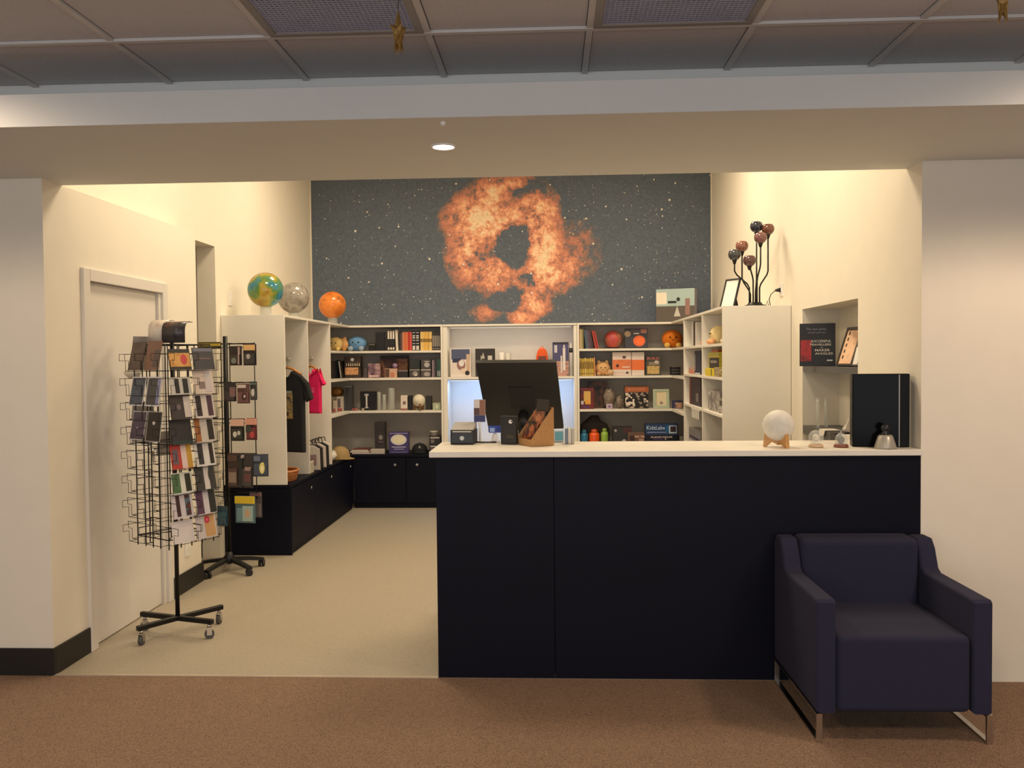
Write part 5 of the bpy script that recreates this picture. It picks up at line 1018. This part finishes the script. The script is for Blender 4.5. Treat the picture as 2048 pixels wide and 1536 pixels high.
postcard('L', B_, 3, 'black tall postcard with one white dot, left face', (206, 204, 200), [V(.5, .92, (58, 52, 46), .5, .95), ('disc', .48, .62, .18, .13, (226, 222, 216))], h=.172, z=Z0+PH*4.12, lean=.14)
for cc, r, z_, hh, lab in ((B_, 0, Z0+PH*7+.0, .20, 'tall blank grey card back in top row, far left face'), (B_, 0, Z0+PH*4.9, .11, 'small blank grey card back in middle, far left face'), (B_, 0, Z0+PH*4.0, .12, 'lower blank grey card back, far left face'), (A_, 0, Z0+PH*3.3, .15, 'blank grey card back seen through the cage under left cards')):
    postcard('B', cc, 8, lab, (168, 160, 154), [], h=hh, z=z_, w=.14)
bm = nb(); rr = random.Random(5); add_sphere(bm, (0, 0, .03), .05, 12, 8, (1, .7, .6))
for v in bm.verts: v.co += Vector((rr.uniform(-1, 1), rr.uniform(-1, 1), rr.uniform(-1, 1)))*.006
q = cage_pt(149, B_, .13, 1.51); obj('crumpled_wrap', bm, M((214, 204, 186), .6), loc=(RX+q.x, RY+q.y, q.z), label='crumpled clear wrap tucked in far left pocket of spinner', cat='wrapper')
def curled(lab, p, rz, w, prof, mats, name='curled_card'):
    bm = nb(); A = [bm.verts.new((-w/2, y, z)) for y, z in prof]; B = [bm.verts.new((w/2, y, z)) for y, z in prof]
    for i in range(len(prof)-1): bm.faces.new((A[i], A[i+1], B[i+1], B[i])).smooth = True
    o = obj(name, bm, mats, loc=p, label=lab, cat='card', rotz=rz); md = o.modifiers.new('thickness', 'SOLIDIFY'); md.thickness = .002; return o
prof = [(0, 0), (0, .07), (.006, .095), (.022, .115), (.05, .125), (.09, .122)]
curled('dark curled calendar card with orange corner on top of spinner', (RX+.035, RY-.06, 1.716), -.12, .145, prof, PM([(40, 42, 44), (74, 70, 72), (52, 48, 48), (150, 84, 56)], 9, .3, 6))
curled('pale curled card behind the dark calendar card on top of spinner', (RX-.10, RY+.0, 1.722), -.3, .12, [(a+.01, b*1.06) for a, b in prof], PM([(222, 206, 192), (236, 226, 212), (196, 130, 110)], 8, .3, 2))

# ================================================================== second spinner with hanging packs
QX, QY = -2.475, 2.16
t = thing('pack_spinner', 'black spinner with hanging packs beside the wardrobe end panel', 'display rack', (QX, QY, 0))
bm = nb(); add_cyl(bm, (0, 0, .10), (0, 0, 1.80), .017, n=12); obj('pole', bm, BLKMETAL, t)
bm = nb(); add_lathe(bm, [(0, .07), (.04, .07), (.045, .10), (.03, .13), (.02, .15), (0, .15)], 14); obj('hub', bm, BLACK, t)
for a in (-35, 37, 109, 181, 253):
    u = Vector((math.cos(rad(a)), math.sin(rad(a)), 0)); R4 = Matrix.Rotation(rad(a), 4, 'Z'); L = .265
    bm = nb(); pts = [(.02, .105), (L*.6, .088), (L, .066), (L, .048), (L*.55, .066), (.02, .078)]
    A = [bm.verts.new((x, -.019, z)) for x, z in pts]; B = [bm.verts.new((x, .019, z)) for x, z in pts]; bm.faces.new(A); bm.faces.new(B[::-1])
    for i in range(6): bm.faces.new((A[i], B[i], B[(i+1) % 6], A[(i+1) % 6]))
    bmesh.ops.transform(bm, matrix=R4, verts=bm.verts); arm = obj('base_arm', bm, BLACK, t)
    c = u*(L-.015); d = Vector((-math.sin(rad(a+60)), math.cos(rad(a+60)), 0))
    cm = nb(); add_cyl(cm, (c.x, c.y, .026), (c.x, c.y, .05), .014, n=8)
    for s_ in (-1, 1): add_cyl(cm, c+d*s_*.006+Vector((0, 0, .026)), c+d*s_*.022+Vector((0, 0, .026)), .026, n=14)
    obj('caster', cm, BLACK, arm)
LV = (1.742, 1.448, 1.169, .905, .606)
for (a, lab) in ((-8, 'r'), (172, 'l'), (82, 'b'), (262, 'f')):
    u = Vector((math.cos(rad(a)), math.sin(rad(a)), 0))
    if lab in 'rl':
        for z in LV:
            bm = nb(); add_tube(bm, [u*.0+Vector((0, 0, z)), u*.245+Vector((0, 0, z))], .005, 5); add_tube(bm, [u*.0+Vector((0, 0, z-.03)), u*.245+Vector((0, 0, z-.03))], .003, 5); obj('rail_wire', bm, BLKMETAL, t)
    for x in ((.035, .238) if lab in 'rl' else (.03,)):
        bm = nb(); add_tube(bm, [u*x+Vector((0, 0, .56)), u*x+Vector((0, 0, 1.75))], .0042, 5); obj('upright_wire', bm, BLKMETAL, t)
n_ = Vector((math.sin(rad(-8)), -math.cos(rad(-8)), 0))
for z in LV[:4]:
    for x in (.085, .185):
        u = Vector((math.cos(rad(-8)), math.sin(rad(-8)), 0)); p = u*x+Vector((0, 0, z))
        bm = nb(); add_tube(bm, [p, p+n_*.07+Vector((0, 0, .008))], .003, 5); obj('peg', bm, CHROME, t)
def pack(lab, x0, y0, x1, y1, base, items=(), Y=2.062, rz=-.14, d=.014):
    fr = frame_of(x0, y0, x1, y1, Y=Y); p, w, h = fr
    k = thing('hanging_pack', lab, 'packet', p, rz, 'packs on the second spinner')
    box('backing_card', (-w/2, 0, 0), (w/2, .003, h), M(base, .45), k, .0005); box('blister', (-w*.42, -d, h*.06), (w*.42, -.0005, h*.56), M(tuple(min(255, int(c*1.1)+6) for c in base), .2), k, .003)
    deco(k, w, h, items, y=-d-.001)
pack('dark pack with pale flag stripe, left one in top row', 459, 692, 484, 731, (46, 36, 36), [('rect', .8, .5, .1, .9, (176, 150, 150)), ('disc', .4, .25, .4, .3, (120, 130, 124))])
pack('dark pack with orange header, right one in top row', 486, 688, 513, 731, (42, 38, 40), [('rect', .5, .84, .8, .26, (224, 180, 122)), ('disc', .45, .42, .3, .24, (176, 172, 170))])
pack('dark pack with mauve picture, left one in second row', 447, 765, 473, 803, (50, 44, 48), [('rect', .75, .5, .4, .5, (130, 100, 104))])
pack('maroon and white pack in middle of second row', 474, 767, 500, 807, (98, 66, 66), [('rect', .4, .86, .6, .16, (214, 200, 196)), ('disc', .62, .35, .4, .4, (62, 34, 38)), ('disc', .66, .36, .16, .16, (216, 190, 190))], Y=2.05)
pack('charcoal pack with white oval at right of second row', 500.5, 763, 514, 800, (54, 56, 60), [('disc', .5, .4, .5, .4, (206, 202, 198)), ('rect', .5, .88, .8, .1, (90, 110, 104))], Y=2.05)
pack('pack with pink header and panda-like spots in third row', 462, 837, 489, 882, (38, 40, 38), [('rect', .5, .82, .96, .3, (226, 184, 166)), ('disc', .35, .3, .3, .26, (220, 216, 210)), ('disc', .65, .36, .24, .2, (200, 196, 190))])
pack('pack with salmon header and red picture in third row', 492, 836, 514, 880, (96, 40, 44), [('rect', .5, .84, .96, .28, (222, 160, 140)), ('rect', .3, .5, .5, .3, (58, 62, 56)), ('disc', .62, .24, .4, .3, (190, 72, 78))])
pack('brown pack at left of the fourth row', 456, 906, 477, 975, (74, 56, 52), [('rect', .5, .3, .7, .3, (150, 130, 118)), ('rect', .5, .85, .9, .16, (90, 66, 62))])
pack('charcoal pack with pinkish pictures in middle of fourth row', 478, 906, 506, 976, (58, 52, 52), [('rect', .16, .5, .26, .96, (40, 44, 46)), ('rect', .68, .55, .4, .1, (170, 140, 138)), ('rect', .66, .3, .44, .22, (110, 66, 70)), ('disc', .3, .9, .2, .1, (170, 160, 156))], Y=2.05)
pack('navy pack with glowing yellow oval turned to the right', 506, 908, 536, 953, (64, 70, 84), [('disc', .62, .38, .34, .5, (232, 216, 130)), ('disc', .62, .36, .18, .28, (250, 240, 190)), ('rect', .3, .8, .4, .2, (110, 116, 140))], rz=.1, Y=2.06)
pack('teal pack with yellow header hanging at bottom', 470, 992, 511, 1046, (96, 128, 134), [('rect', .5, .86, .96, .26, (224, 194, 46)), ('rect', .66, .36, .5, .56, (166, 186, 180)), ('disc', .66, .36, .22, .3, (206, 166, 130))])
pack('grey clear pack behind the teal and yellow pack', 500, 984, 524, 1035, (108, 98, 96), [('rect', .5, .9, .9, .1, (140, 100, 104))], Y=2.13)
pack('dark blue pack below the spinner pole, bottom row', 434, 1012, 456, 1052, (38, 66, 80), [('rect', .5, .5, .8, .4, (48, 84, 98))], Y=1.99)
pack('yellow and black flat pack at top of left wing', 394, 684, 443, 698, (62, 58, 40), [('rect', .5, .6, .96, .4, (196, 172, 70))], Y=2.13)
